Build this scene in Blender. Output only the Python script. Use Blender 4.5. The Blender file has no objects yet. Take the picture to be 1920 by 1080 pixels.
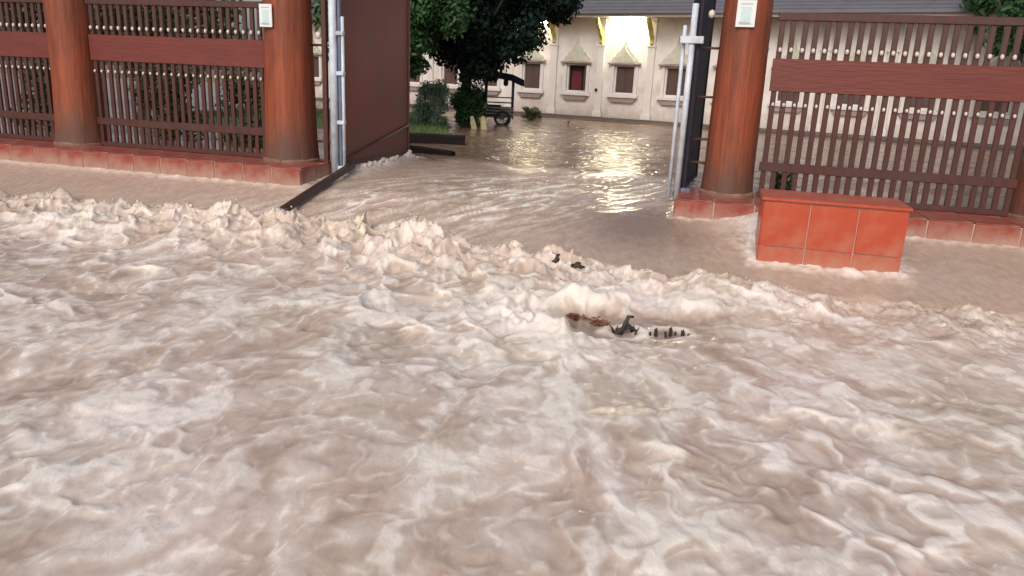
import bpy, math, random
import numpy as np
from mathutils import Vector, Matrix
PI = math.pi
R = math.radians
random.seed(7)
rng = np.random.default_rng(11)
scene = bpy.context.scene
col = scene.collection

# ------------------------------------------------------------------ camera
cam_data = bpy.data.cameras.new('camera')
cam = bpy.data.objects.new('camera', cam_data)
col.objects.link(cam)
cam_data.sensor_width = 36.0
cam_data.lens = 36.0 * 1410 / 1920
cam_data.clip_start = 0.05
cam_data.clip_end = 600
cam.matrix_world = Matrix.Translation((0, 0, 1.8)) @ Matrix.Rotation(R(90 - 15.5), 4, 'X') @ Matrix.Rotation(R(2.6), 4, 'Z')
scene.camera = cam

# ------------------------------------------------------------------ sky, sun, exposure
SUN_EL, SUN_AZ = R(38), R(200)      # azimuth clockwise from +Y
world = bpy.data.worlds.new('World')
scene.world = world
world.use_nodes = True
wn, wl = world.node_tree.nodes, world.node_tree.links
for n in list(wn):
    wn.remove(n)
w_out = wn.new('ShaderNodeOutputWorld')
w_bg = wn.new('ShaderNodeBackground')
w_sky = wn.new('ShaderNodeTexSky')
w_sky.sky_type = 'NISHITA'
w_sky.sun_disc = False
w_sky.sun_elevation = SUN_EL
w_sky.sun_rotation = SUN_AZ
w_sky.dust_density = 4.0
w_hsv = wn.new('ShaderNodeHueSaturation')
w_hsv.inputs['Saturation'].default_value = 0.62     # overcast: the blue is mostly lost
w_bg.inputs['Strength'].default_value = 0.10
wl.new(w_sky.outputs[0], w_hsv.inputs['Color'])
wl.new(w_hsv.outputs[0], w_bg.inputs['Color'])
wl.new(w_bg.outputs[0], w_out.inputs[0])
sun_d = bpy.data.lights.new('sun', 'SUN')
sun_d.energy = 0.9
sun_d.angle = R(30)
sun_d.color = (1.0, 0.90, 0.78)
sun = bpy.data.objects.new('sun', sun_d)
col.objects.link(sun)
sd = Vector((math.sin(SUN_AZ) * math.cos(SUN_EL), math.cos(SUN_AZ) * math.cos(SUN_EL), math.sin(SUN_EL)))
sun.rotation_euler = sd.to_track_quat('Z', 'Y').to_euler()
vs = scene.view_settings
vs.view_transform = 'Standard'
vs.look = 'None'
vs.exposure = 0.38
vs.gamma = 1.0
vs.use_curve_mapping = False
scene.cycles.use_denoising = True
scene.cycles.max_bounces = 6
scene.cycles.diffuse_bounces = 3
scene.cycles.glossy_bounces = 3
scene.cycles.transmission_bounces = 2
scene.cycles.caustics_reflective = False
scene.cycles.caustics_refractive = False

# ------------------------------------------------------------------ helpers
class MB:
    """collects shapes; build() links them as one mesh object"""
    def __init__(self):
        self.v = []
        self.f = []
    def add(self, vs_, fs_):
        o = len(self.v)
        self.v.extend([tuple(p) for p in vs_])
        self.f.extend([tuple(i + o for i in q) for q in fs_])
        return self
    def box(self, x0, x1, y0, y1, z0, z1, b=0.0):
        if b <= 0:
            return self.add([(x0, y0, z0), (x1, y0, z0), (x1, y1, z0), (x0, y1, z0), (x0, y0, z1), (x1, y0, z1), (x1, y1, z1), (x0, y1, z1)],
                            [(0, 3, 2, 1), (4, 5, 6, 7), (0, 1, 5, 4), (1, 2, 6, 5), (2, 3, 7, 6), (3, 0, 4, 7)])
        vv = []
        for (sx, xa, xb) in ((0, x0, x1), (1, x0, x1)):
            for (sy, ya, yb) in ((0, y0, y1), (1, y0, y1)):
                for (sz, za, zb) in ((0, z0, z1), (1, z0, z1)):
                    X = xb if sx else xa; Y = yb if sy else ya; Z = zb if sz else za
                    ix = -b if sx else b; iy = -b if sy else b; iz = -b if sz else b
                    vv += [(X, Y + iy, Z + iz), (X + ix, Y, Z + iz), (X + ix, Y + iy, Z)]
        def k(sx, sy, sz, a):
            return ((sx * 2 + sy) * 2 + sz) * 3 + a
        fs_ = []
        for s in (0, 1):
            fs_.append([k(s, 0, 0, 0), k(s, 1, 0, 0), k(s, 1, 1, 0), k(s, 0, 1, 0)])
            fs_.append([k(0, s, 0, 1), k(1, s, 0, 1), k(1, s, 1, 1), k(0, s, 1, 1)])
            fs_.append([k(0, 0, s, 2), k(1, 0, s, 2), k(1, 1, s, 2), k(0, 1, s, 2)])
        for p in (0, 1):
            for q in (0, 1):
                fs_.append([k(p, q, 0, 0), k(p, q, 1, 0), k(p, q, 1, 1), k(p, q, 0, 1)])
                fs_.append([k(p, 0, q, 0), k(p, 1, q, 0), k(p, 1, q, 2), k(p, 0, q, 2)])
                fs_.append([k(0, p, q, 1), k(1, p, q, 1), k(1, p, q, 2), k(0, p, q, 2)])
        for a in (0, 1):
            for c in (0, 1):
                for e in (0, 1):
                    fs_.append([k(a, c, e, 0), k(a, c, e, 1), k(a, c, e, 2)])
        return self.add(vv, fs_)
    def tube(self, pts, rad, n=10, cap=True):
        pts = [Vector(p) for p in pts]
        rr = rad if isinstance(rad, (list, tuple)) else [rad] * len(pts)
        rings = []
        for i, p in enumerate(pts):
            t = (pts[min(i + 1, len(pts) - 1)] - pts[max(i - 1, 0)]).normalized()
            a = t.cross(Vector((0, 0, 1)))
            if a.length < 1e-3:
                a = t.cross(Vector((0, 1, 0)))
            a.normalize()
            c = t.cross(a).normalized()
            rings.append([p + (a * math.cos(2 * PI * j / n) + c * math.sin(2 * PI * j / n)) * rr[i] for j in range(n)])
        vv = [q for r_ in rings for q in r_]
        fs_ = []
        for i in range(len(pts) - 1):
            for j in range(n):
                fs_.append((i * n + j, i * n + (j + 1) % n, (i + 1) * n + (j + 1) % n, (i + 1) * n + j))
        if cap:
            fs_.append(tuple(range(n - 1, -1, -1)))
            fs_.append(tuple((len(pts) - 1) * n + j for j in range(n)))
        return self.add(vv, fs_)
    def prism(self, poly, y0, y1):
        """poly of (x, z) extruded along y"""
        n = len(poly)
        vv = [(x, y0, z) for x, z in poly] + [(x, y1, z) for x, z in poly]
        fs_ = [tuple(range(n)), tuple(range(2 * n - 1, n - 1, -1))]
        for i in range(n):
            j = (i + 1) % n
            fs_.append((i, i + n, j + n, j))
        return self.add(vv, fs_)
    def prism_x(self, poly, x0, x1):
        """poly of (y, z) extruded along x"""
        n = len(poly)
        vv = [(x0, y, z) for y, z in poly] + [(x1, y, z) for y, z in poly]
        fs_ = [tuple(range(n)), tuple(range(2 * n - 1, n - 1, -1))]
        for i in range(n):
            j = (i + 1) % n
            fs_.append((i, i + n, j + n, j))
        return self.add(vv, fs_)
    def lathe(self, prof, n=16, c=(0, 0, 0)):
        vv = []
        for r_, z in prof:
            vv += [(c[0] + r_ * math.cos(2 * PI * j / n), c[1] + r_ * math.sin(2 * PI * j / n), c[2] + z) for j in range(n)]
        fs_ = []
        for i in range(len(prof) - 1):
            for j in range(n):
                fs_.append((i * n + j, i * n + (j + 1) % n, (i + 1) * n + (j + 1) % n, (i + 1) * n + j))
        fs_.append(tuple(range(n - 1, -1, -1)))
        fs_.append(tuple((len(prof) - 1) * n + j for j in range(n)))
        return self.add(vv, fs_)
    def build(self, name, mat, parent=None, smooth=False, loc=None, rot=None):
        me = bpy.data.meshes.new(name)
        me.from_pydata(self.v, [], self.f)
        me.validate()
        import bmesh
        bm = bmesh.new(); bm.from_mesh(me)
        bmesh.ops.recalc_face_normals(bm, faces=bm.faces)
        bm.to_mesh(me); bm.free()
        if smooth:
            me.polygons.foreach_set('use_smooth', [True] * len(me.polygons))
        me.materials.append(mat)
        return link(name, me, parent, loc, rot)

def link(name, me, parent=None, loc=None, rot=None):
    o = bpy.data.objects.new(name, me)
    col.objects.link(o)
    if parent is not None:
        o.parent = parent
    if loc is not None:
        o.location = loc
    if rot is not None:
        o.rotation_euler = rot
    return o

def tag(o, label=None, cat=None, group=None, kind=None):
    if label: o['label'] = label
    if cat: o['category'] = cat
    if group: o['group'] = group
    if kind: o['kind'] = kind
    return o

def empty(name, loc, rz=0.0, parent=None):
    o = bpy.data.objects.new(name, None)
    o.empty_display_size = 0.2
    col.objects.link(o)
    o.location = loc
    o.rotation_euler = (0, 0, rz)
    if parent is not None:
        o.parent = parent
    return o

def mesh_np(name, verts, quads, mat, smooth=True, parent=None, attrs=None):
    me = bpy.data.meshes.new(name)
    nv, nf, k = len(verts), len(quads), quads.shape[1]
    me.vertices.add(nv)
    me.vertices.foreach_set('co', np.ascontiguousarray(verts, dtype=np.float32).ravel())
    me.loops.add(nf * k)
    me.loops.foreach_set('vertex_index', np.ascontiguousarray(quads, dtype=np.int32).ravel())
    me.polygons.add(nf)
    me.polygons.foreach_set('loop_start', np.arange(0, nf * k, k, dtype=np.int32))
    me.polygons.foreach_set('loop_total', np.full(nf, k, dtype=np.int32))
    if smooth:
        me.polygons.foreach_set('use_smooth', np.ones(nf, dtype=bool))
    for an, av in (attrs or {}).items():
        a = me.attributes.new(an, 'FLOAT', 'POINT')
        a.data.foreach_set('value', np.ascontiguousarray(av, dtype=np.float32))
    me.update()
    me.validate()
    me.materials.append(mat)
    return link(name, me, parent)

# ---- materials
def node_mat(name):
    m = bpy.data.materials.new(name)
    m.use_nodes = True
    nt = m.node_tree
    return m, nt, nt.nodes['Principled BSDF']

def mat(name, c1, c2=None, scale=4.0, rough=0.6, bump=0.15, stretch=(1, 1, 1), metal=0.0, detail=6.0, dirt=None, dirt_amt=0.35, dirt_scale=2.0, spec=0.5, bump_scale=None, tide=None):
    m, nt, bs = node_mat(name)
    N, L = nt.nodes, nt.links
    tc = N.new('ShaderNodeTexCoord')
    mp = N.new('ShaderNodeMapping')
    mp.inputs['Scale'].default_value = stretch
    L.new(tc.outputs['Object'], mp.inputs['Vector'])
    nz = N.new('ShaderNodeTexNoise')
    nz.inputs['Scale'].default_value = scale
    nz.inputs['Detail'].default_value = detail
    nz.inputs['Roughness'].default_value = 0.6
    L.new(mp.outputs[0], nz.inputs['Vector'])
    rp = N.new('ShaderNodeValToRGB')
    rp.color_ramp.elements[0].position = 0.3
    rp.color_ramp.elements[1].position = 0.7
    rp.color_ramp.elements[0].color = (*c1, 1)
    rp.color_ramp.elements[1].color = (*(c2 or c1), 1)
    L.new(nz.outputs['Fac'], rp.inputs['Fac'])
    out = rp.outputs['Color']
    if dirt:
        n2 = N.new('ShaderNodeTexNoise')
        n2.inputs['Scale'].default_value = dirt_scale
        n2.inputs['Detail'].default_value = 8
        L.new(tc.outputs['Object'], n2.inputs['Vector'])
        r2 = N.new('ShaderNodeValToRGB')
        r2.color_ramp.elements[0].position = 0.45
        r2.color_ramp.elements[1].position = 0.7
        r2.color_ramp.elements[0].color = (0, 0, 0, 1)
        r2.color_ramp.elements[1].color = (dirt_amt, dirt_amt, dirt_amt, 1)
        L.new(n2.outputs['Fac'], r2.inputs['Fac'])
        mx = N.new('ShaderNodeMix'); mx.data_type = 'RGBA'
        L.new(r2.outputs['Color'], mx.inputs[0])
        L.new(out, mx.inputs[6])
        mx.inputs[7].default_value = (*dirt, 1)
        out = mx.outputs[2]
    if tide:                                   # dried mud left by splashes up to a ragged line
        ge = N.new('ShaderNodeNewGeometry'); sx = N.new('ShaderNodeSeparateXYZ')
        L.new(ge.outputs['Position'], sx.inputs[0])
        n5 = N.new('ShaderNodeTexNoise'); n5.inputs['Scale'].default_value = 5; n5.inputs['Detail'].default_value = 8; n5.inputs['Roughness'].default_value = 0.7
        L.new(ge.outputs['Position'], n5.inputs['Vector'])
        ad = N.new('ShaderNodeMath'); ad.operation = 'MULTIPLY_ADD'; ad.inputs[1].default_value = -(tide[1] - tide[0]) * 2.2
        L.new(n5.outputs['Fac'], ad.inputs[0]); L.new(sx.outputs[2], ad.inputs[2])
        mr = N.new('ShaderNodeMapRange'); mr.inputs['From Min'].default_value = tide[0] - (tide[1] - tide[0]); mr.inputs['From Max'].default_value = tide[1] - (tide[1] - tide[0])
        mr.inputs['To Min'].default_value = tide[3]; mr.inputs['To Max'].default_value = 0.0
        L.new(ad.outputs[0], mr.inputs['Value'])
        mt2 = N.new('ShaderNodeMix'); mt2.data_type = 'RGBA'
        L.new(mr.outputs[0], mt2.inputs[0]); L.new(out, mt2.inputs[6]); mt2.inputs[7].default_value = (*tide[2], 1)
        out = mt2.outputs[2]
    L.new(out, bs.inputs['Base Color'])
    bs.inputs['Roughness'].default_value = rough
    bs.inputs['Metallic'].default_value = metal
    bs.inputs['Specular IOR Level'].default_value = spec
    if bump > 0:
        n3 = N.new('ShaderNodeTexNoise')
        n3.inputs['Scale'].default_value = bump_scale or scale * 3
        n3.inputs['Detail'].default_value = 6
        L.new(mp.outputs[0], n3.inputs['Vector'])
        bp = N.new('ShaderNodeBump')
        bp.inputs['Strength'].default_value = bump
        bp.inputs['Distance'].default_value = 0.02
        L.new(n3.outputs['Fac'], bp.inputs['Height'])
        L.new(bp.outputs[0], bs.inputs['Normal'])
    return m

M = {}
M['pillar'] = mat('pillar_paint', (0.165, 0.036, 0.016), (0.35, 0.080, 0.030), scale=3.0, rough=0.6, bump=0.5, stretch=(6, 6, 0.55), dirt=(0.10, 0.045, 0.028), dirt_amt=0.7, dirt_scale=1.3, bump_scale=4, tide=(0.62, 1.25, (0.10, 0.062, 0.045), 0.75))
M['tile'] = mat('red_tile', (0.25, 0.045, 0.032), (0.34, 0.075, 0.052), scale=2.5, rough=0.28, bump=0.06, dirt=(0.36, 0.20, 0.15), dirt_amt=0.75, dirt_scale=4, tide=(0.36, 0.56, (0.42, 0.28, 0.22), 0.8))
M['tile_orange'] = mat('orange_red_tile', (0.41, 0.058, 0.025), (0.50, 0.088, 0.040), scale=2.5, rough=0.3, bump=0.06, dirt=(0.42, 0.17, 0.11), dirt_amt=0.55, dirt_scale=5, tide=(0.10, 0.42, (0.42, 0.24, 0.17), 0.8))
M['grout'] = mat('grout', (0.50, 0.33, 0.28), (0.60, 0.44, 0.38), scale=8, rough=0.8)
M['fence'] = mat('fence_paint', (0.055, 0.018, 0.014), (0.095, 0.026, 0.020), scale=4, rough=0.5, bump=0.2, stretch=(4, 4, 0.6), dirt=(0.07, 0.045, 0.035), dirt_amt=0.5)
M['fence_red'] = mat('fence_red_board', (0.13, 0.026, 0.020), (0.17, 0.036, 0.026), scale=4, rough=0.45, bump=0.2, stretch=(0.6, 4, 4))
M['mudline'] = mat('mud_line', (0.16, 0.085, 0.06), (0.30, 0.17, 0.13), scale=7, rough=0.7)
M['knob'] = mat('cream_knob', (0.62, 0.56, 0.50), (0.72, 0.66, 0.60), rough=0.5, bump=0.05)
M['leaf_sheet'] = mat('maroon_sheet', (0.165, 0.032, 0.024), (0.215, 0.046, 0.033), scale=1.6, rough=0.48, bump=0.12, stretch=(1, 1, 0.35), dirt=(0.11, 0.048, 0.036), dirt_amt=0.6, dirt_scale=1.6, tide=(0.5, 1.0, (0.11, 0.065, 0.05), 0.6))
M['leaf_frame'] = mat('maroon_frame', (0.095, 0.038, 0.030), (0.125, 0.052, 0.042), scale=5, rough=0.5, bump=0.1)
M['navy'] = mat('navy_sheet', (0.010, 0.012, 0.026), (0.020, 0.018, 0.032), scale=2.5, rough=0.65, spec=0.25, bump=0.12, stretch=(1, 1, 0.4), dirt=(0.05, 0.03, 0.032), dirt_amt=0.6)
M['galv'] = mat('galvanised_steel', (0.56, 0.62, 0.72), (0.70, 0.76, 0.84), scale=9, rough=0.45, metal=0.0, bump=0.08, dirt=(0.22, 0.22, 0.24), dirt_amt=0.5, dirt_scale=5)
M['galv_blue'] = mat('blue_grey_steel', (0.10, 0.145, 0.23), (0.17, 0.22, 0.31), scale=9, rough=0.4, metal=0.3, bump=0.08)
M['paper'] = mat('notice_paper', (0.74, 0.77, 0.78), (0.80, 0.82, 0.82), scale=6, rough=0.35, bump=0.03)
M['print'] = mat('notice_print', (0.50, 0.66, 0.72), (0.62, 0.74, 0.78), scale=18, rough=0.4, bump=0.0)
M['print_dark'] = mat('notice_text', (0.33, 0.42, 0.46), (0.42, 0.50, 0.54), scale=30, rough=0.4, bump=0.0)
M['black_wood'] = mat('wet_black_timber', (0.007, 0.004, 0.004), (0.018, 0.010, 0.009), scale=5, rough=0.7, spec=0.2, bump=0.4, stretch=(0.6, 5, 5))
M['dark_steel'] = mat('dark_bar', (0.022, 0.012, 0.010), (0.045, 0.024, 0.018), scale=12, rough=0.4, bump=0.2)
M['white_wall'] = mat('white_plaster', (0.70, 0.66, 0.64), (0.77, 0.72, 0.70), scale=1.2, rough=0.7, bump=0.05, dirt=(0.46, 0.39, 0.34), dirt_amt=0.6, dirt_scale=1.6, tide=(0.65, 1.2, (0.42, 0.34, 0.28), 0.6))
M['white_trim'] = mat('white_trim', (0.66, 0.62, 0.60), (0.74, 0.70, 0.68), scale=2, rough=0.55, bump=0.04, dirt=(0.5, 0.45, 0.42), dirt_amt=0.4)
M['pediment'] = mat('grey_green_moulding', (0.44, 0.44, 0.36), (0.56, 0.55, 0.46), scale=7, rough=0.6, bump=0.5, bump_scale=26)
M['sill_under'] = mat('mauve_moulding', (0.26, 0.19, 0.20), (0.33, 0.25, 0.25), scale=5, rough=0.6, bump=0.1)
M['shutter'] = mat('brown_shutter', (0.070, 0.038, 0.030), (0.105, 0.062, 0.052), scale=3, rough=0.5, bump=0.15, stretch=(5, 5, 0.6))
M['curtain'] = mat('red_curtain', (0.10, 0.010, 0.016), (0.16, 0.016, 0.024), scale=3, rough=0.8, bump=0.2, stretch=(6, 6, 0.5))
M['dark_room'] = mat('unlit_room_dark', (0.020, 0.014, 0.012), (0.03, 0.02, 0.018), rough=0.8, bump=0)  # darkness of the unlit room put into the colour
M['base_dark'] = mat('dark_stone_base', (0.060, 0.042, 0.036), (0.105, 0.078, 0.066), scale=2.5, rough=0.6, bump=0.25, stretch=(0.5, 1, 3))
M['roof'] = mat('grey_roof_tiles', (0.125, 0.125, 0.15), (0.18, 0.175, 0.20), scale=2.0, rough=0.55, bump=0.2, dirt=(0.07, 0.07, 0.075), dirt_amt=0.5)
M['gold'] = mat('gold_green_bracket', (0.30, 0.27, 0.05), (0.46, 0.38, 0.09), scale=9, rough=0.4, bump=0.35)
M['bark'] = mat('bark', (0.045, 0.036, 0.028), (0.085, 0.068, 0.052), scale=6, rough=0.85, bump=0.6, stretch=(3, 3, 0.6))
M['cart_dark'] = mat('cart_dark_paint', (0.012, 0.012, 0.018), (0.024, 0.022, 0.030), scale=8, rough=0.6, spec=0.3, bump=0.1)
M['cart_frame'] = mat('cart_steel', (0.05, 0.05, 0.06), (0.09, 0.085, 0.09), scale=10, rough=0.4, metal=0.3, bump=0.1)
M['cart_bin'] = mat('cart_grey_bin', (0.17, 0.16, 0.16), (0.25, 0.23, 0.22), scale=6, rough=0.5)
M['rubber'] = mat('rubber', (0.014, 0.014, 0.015), (0.024, 0.023, 0.023), rough=0.7)
M['canopy'] = mat('canopy_sheet', (0.010, 0.011, 0.020), (0.022, 0.022, 0.036), scale=3, rough=0.85, spec=0.2, bump=0.1)
M['yellow'] = mat('pale_yellow_paint', (0.58, 0.50, 0.24), (0.68, 0.60, 0.33), scale=10, rough=0.55, dirt=(0.34, 0.26, 0.15), dirt_amt=0.6, dirt_scale=6)
M['soil'] = mat('mud_ground', (0.16, 0.11, 0.075), (0.23, 0.165, 0.12), scale=0.6, rough=0.75, bump=0.3)
M['lawn'] = mat('lawn_soil', (0.060, 0.085, 0.030), (0.10, 0.12, 0.050), scale=2.0, rough=0.8, bump=0.4)
M['debris'] = mat('wet_branch', (0.018, 0.013, 0.011), (0.045, 0.032, 0.026), scale=14, rough=0.5, bump=0.4)
M['rust'] = mat('brown_leaf_litter', (0.11, 0.042, 0.020), (0.24, 0.105, 0.055), scale=24, rough=0.35, bump=0.3)
M['concrete'] = mat('pale_concrete', (0.42, 0.40, 0.37), (0.52, 0.50, 0.47), scale=3, rough=0.75, bump=0.2, dirt=(0.25, 0.22, 0.18), dirt_amt=0.5)

def leaf_mat(name, dark, light, rough=0.5):
    m, nt, bs = node_mat(name)
    N, L = nt.nodes, nt.links
    at = N.new('ShaderNodeAttribute'); at.attribute_name = 'tone'
    rp = N.new('ShaderNodeValToRGB')
    rp.color_ramp.elements[0].color = (*dark, 1)
    rp.color_ramp.elements[1].color = (*light, 1)
    L.new(at.outputs['Fac'], rp.inputs['Fac'])
    L.new(rp.outputs[0], bs.inputs['Base Color'])
    bs.inputs['Roughness'].default_value = rough
    bs.inputs['Specular IOR Level'].default_value = 0.2
    return m
M['leaf_backlit'] = leaf_mat('backlit_dark_leaves', (0.006, 0.018, 0.014), (0.016, 0.036, 0.025), 0.75)  # backlit, dusky darkness of the crown put into the leaf colour
M['leaf_green'] = leaf_mat('green_leaves', (0.022, 0.066, 0.022), (0.065, 0.135, 0.050))
M['leaf_grey'] = leaf_mat('grey_green_leaves', (0.18, 0.26, 0.17), (0.28, 0.38, 0.25))
M['leaf_olive'] = leaf_mat('olive_leaves', (0.06, 0.085, 0.025), (0.13, 0.16, 0.055))
M['grass'] = leaf_mat('grass_blades', (0.07, 0.12, 0.035), (0.15, 0.20, 0.08))

# ------------------------------------------------------------------ numpy noise
def _hash(ix, iy, seed):
    h = (ix.astype(np.int64) * 374761393 + iy.astype(np.int64) * 668265263 + seed * 1442695041) & 0xFFFFFFFF
    h = ((h ^ (h >> 13)) * 1274126177) & 0xFFFFFFFF
    return ((h ^ (h >> 16)) & 0xFFFF).astype(np.float32) * (2 * PI / 65536.0)

def perlin(x, y, seed=0):
    xi = np.floor(x); yi = np.floor(y)
    fx = (x - xi).astype(np.float32); fy = (y - yi).astype(np.float32)
    xi = xi.astype(np.int64); yi = yi.astype(np.int64)
    u = fx * fx * fx * (fx * (fx * 6 - 15) + 10)
    v = fy * fy * fy * (fy * (fy * 6 - 15) + 10)
    def g(ox, oy):
        a = _hash(xi + ox, yi + oy, seed)
        return np.cos(a) * (fx - ox) + np.sin(a) * (fy - oy)
    a = g(0, 0); b = g(1, 0); c = g(0, 1); d = g(1, 1)
    return (a + u * (b - a) + v * ((c + u * (d - c)) - (a + u * (b - a)))) * 1.45

def fbm(x, y, seed, octv=4, gain=0.5):
    s = 0; a = 1.0; f = 1.0; n = 0
    for i in range(octv):
        s = s + a * perlin(x * f + 13.7 * i, y * f - 7.3 * i, seed + i)
        n += a; a *= gain; f *= 2.03
    return s / n

def sstep(a, b, x):
    t = np.clip((x - a) / (b - a), 0, 1)
    return t * t * (3 - 2 * t)

# ------------------------------------------------------------------ the gate's own axes
LP = np.array([-3.083, 10.322])             # left gate pillar
GA = R(-14.66)                              # heading of the gate line
G = np.array([math.cos(GA), math.sin(GA)])  # along the gate, to the right
W = np.array([-math.sin(GA), math.cos(GA)]) # inwards, to the courtyard
GAP = 5.74                                  # between the two pillar centres
def gp(s, t, z=0.0):
    """s metres along the gate line from the left pillar, t metres out to the road"""
    p = LP + G * s - W * t
    return (float(p[0]), float(p[1]), z)

# ------------------------------------------------------------------ ground and lawn
g = MB(); g.add([(-260, -60, -0.25), (260, -60, -0.25), (260, 400, -0.25), (-260, 400, -0.25)], [(0, 1, 2, 3)])
tag(g.build('ground', M['soil']), kind='structure')

# ------------------------------------------------------------------ flood water
NR, NC = 900, 960
rowy = np.exp(np.linspace(math.log(1.35), math.log(60.0), NR))
uu = np.linspace(-1, 1, NC)
Y = np.repeat(rowy[:, None], NC, 1).astype(np.float64)
X = uu[None, :] * (1.1 + 0.80 * rowy[:, None])
S = (X - LP[0]) * G[0] + (Y - LP[1]) * G[1]
T = -((X - LP[0]) * W[0] + (Y - LP[1]) * W[1])
tj = np.interp(S, [-6, 0.3, 1.9, 3.6, 5.0, 6.2, 12], [1.85, 1.80, 1.76, 2.02, 2.25, 2.35, 2.5])
wob = 0.16 * fbm(S * 1.3, T * 0.4, 3, 3) + 0.05 * fbm(S * 5, T * 2.0, 8, 2)
D = T - tj - wob                              # distance beyond the foot of the ramp
# mean level: courtyard, threshold, ramp, road
tn = np.where(T > 0, T / np.maximum(tj, 0.1), T)
base = np.interp(tn, [-40, -3.2, -2.3, -1.0, 0.0, 0.35, 0.7, 1.0, 1.25, 2.0, 3.2, 6], [0.515, 0.51, 0.495, 0.465, 0.43, 0.385, 0.26, 0.12, 0.09, 0.055, 0.02, 0.0])
rd = sstep(-0.10, 0.22, D)                    # on the road, turbulent
court = sstep(-2.0, -2.9, T + 0.5 * fbm(X * 1.1, Y * 0.5, 99, 3))
ramp = (1 - rd) * (1 - court)
# strength of the jump along its line
js = np.interp(S, [-4, -0.5, 0.6, 2.2, 3.4, 4.2, 5.2, 6.5, 9], [0.6, 0.60, 0.82, 1.08, 0.92, 0.62, 0.36, 0.42, 0.4])
crest = js * (0.65 + 0.55 * fbm(S * 2.2, D * 0.8, 21, 3)) * np.where(D < 0.20, np.exp(-((D - 0.20) / 0.14) ** 2), np.exp(-((D - 0.20) / 0.80) ** 2))
turb = rd * (0.42 + 0.75 * js * np.exp(-np.maximum(D, 0) / 0.75)) * np.interp(Y, [1.3, 3, 6], [0.75, 0.85, 1.0])
# flow-warped coordinates on the road
wx = 0.16 * fbm(X * 1.7, Y * 1.7, 40, 3); wy = 0.16 * fbm(X * 1.7 + 31, Y * 1.7, 44, 3)
XA, YA = X + wx, Y + wy
wx2 = 0.045 * fbm(X * 5.5, Y * 5.5, 46, 2); wy2 = 0.045 * fbm(X * 5.5 + 11, Y * 5.5, 48, 2)
XA, YA = XA + wx2, YA + wy2
# the current fans out from the gate, so lumps and foam are drawn out along it
XF = np.arctan2(XA - 0.4, 13.0 - YA) * 7.5
YF = np.hypot(XA - 0.4, 13.0 - YA) * 0.62
b1 = np.abs(fbm(XF * 1.9, YF * 1.9, 50, 2))
b2 = np.abs(perlin(XF * 4.4 + 5, YF * 4.4, 60)); b3 = np.abs(perlin(XF * 9.0 + wx * 6, YF * 9.0, 61)); b4 = perlin(XF * 19, YF * 19, 62)
b5 = perlin(XF * 40, YF * 40, 63)
def ridge(n, p):
    return np.clip(1 - np.abs(n) * p, 0, 1)
n1 = fbm(XF * 1.55 + 3 * wx, YF * 1.55 + 3 * wy, 120, 3)
n2 = fbm(XF * 3.3 + 5 * wy, YF * 3.3 + 2 * wx, 124, 3)
wid = sstep(-0.4, 0.5, fbm(X * 1.3 + 4, Y * 0.9, 126, 2))
v1 = ridge(n1, 2.4 + 4.5 * wid); v2 = ridge(n2, 2.2 + 3.6 * (1 - wid))
brk = sstep(-0.35, 0.25, perlin(XF * 2.7 + 8, YF * 2.7, 128))
v1 = v1 * (0.25 + 0.75 * brk); v2 = v2 * (0.35 + 0.65 * (1 - brk))
# choppy field: many short waves, warped, sharp-crested
def choppy(px_, py_, nw, lmin, lmax, seed, chop, head, spread, power=1.05):
    r_ = np.random.default_rng(seed)
    h = np.zeros(px_.shape, np.float32); dx = h.copy(); dy = h.copy(); jxx = h.copy(); jyy = h.copy(); jxy = h.copy()
    px_ = px_.astype(np.float32); py_ = py_.astype(np.float32)
    for i_ in range(nw):
        lam = lmin * (lmax / lmin) ** ((i_ + r_.random()) / nw)
        k = 2 * PI / lam
        a = head + r_.normal(0, spread)
        c, q = math.cos(a), math.sin(a)
        amp = lam ** power
        ph = (px_ * (k * c) + py_ * (k * q) + r_.uniform(0, 2 * PI)).astype(np.float32)
        cs, sn = np.cos(ph), np.sin(ph)
        h += amp * cs
        dx -= amp * c * sn; dy -= amp * q * sn
        jxx -= amp * k * c * c * cs; jyy -= amp * k * q * q * cs; jxy -= amp * k * c * q * cs
    sc_ = 1.0 / np.sqrt(sum((lmin * (lmax / lmin) ** ((i_ + 0.5) / nw)) ** (2 * power) for i_ in range(nw)) / 2)
    J = (1 + chop * sc_ * jxx) * (1 + chop * sc_ * jyy) - (chop * sc_ * jxy) ** 2
    return h * sc_, dx * sc_, dy * sc_, J          # unit variance
fx_ = XA + 0.10 * fbm(X * 3.1, Y * 3.1, 301, 2); fy_ = YA * 0.62 + 0.10 * fbm(X * 3.1 + 7, Y * 3.1, 303, 2)
CH, CDX, CDY, CJ = choppy(fx_, fy_, 90, 0.10, 0.85, 5, 0.034, R(-100), 0.95)
SH, SDX, SDY, SJ = choppy(fx_ + 0.05 * CDX, fy_ * 1.15 + 0.05 * CDY, 60, 0.055, 0.22, 15, 0.0085, R(-95), 1.0)
gust = (0.42 + 0.95 * sstep(-0.40, 0.50, fbm(XF * 0.62, YF * 0.62, 310, 2))) * np.interp(Y, [1.3, 3.0, 5.5], [0.7, 0.82, 1.0])
chop_a = turb * gust
h_turb = turb * (0.014 * (v1 ** 1.3 - 0.3) + 0.14 * fbm(XF * 0.95, YF * 0.95, 50, 2) + 0.005 * b4 + 0.002 * b5) + chop_a * 0.033 * CH + chop_a * 0.0055 * SH
crestfoam = rd * np.clip(0.85 * sstep(0.88, 0.20, 1 + (CJ - 1) * gust) + 0.40 * sstep(0.75, 0.25, SJ), 0, 1)
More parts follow.
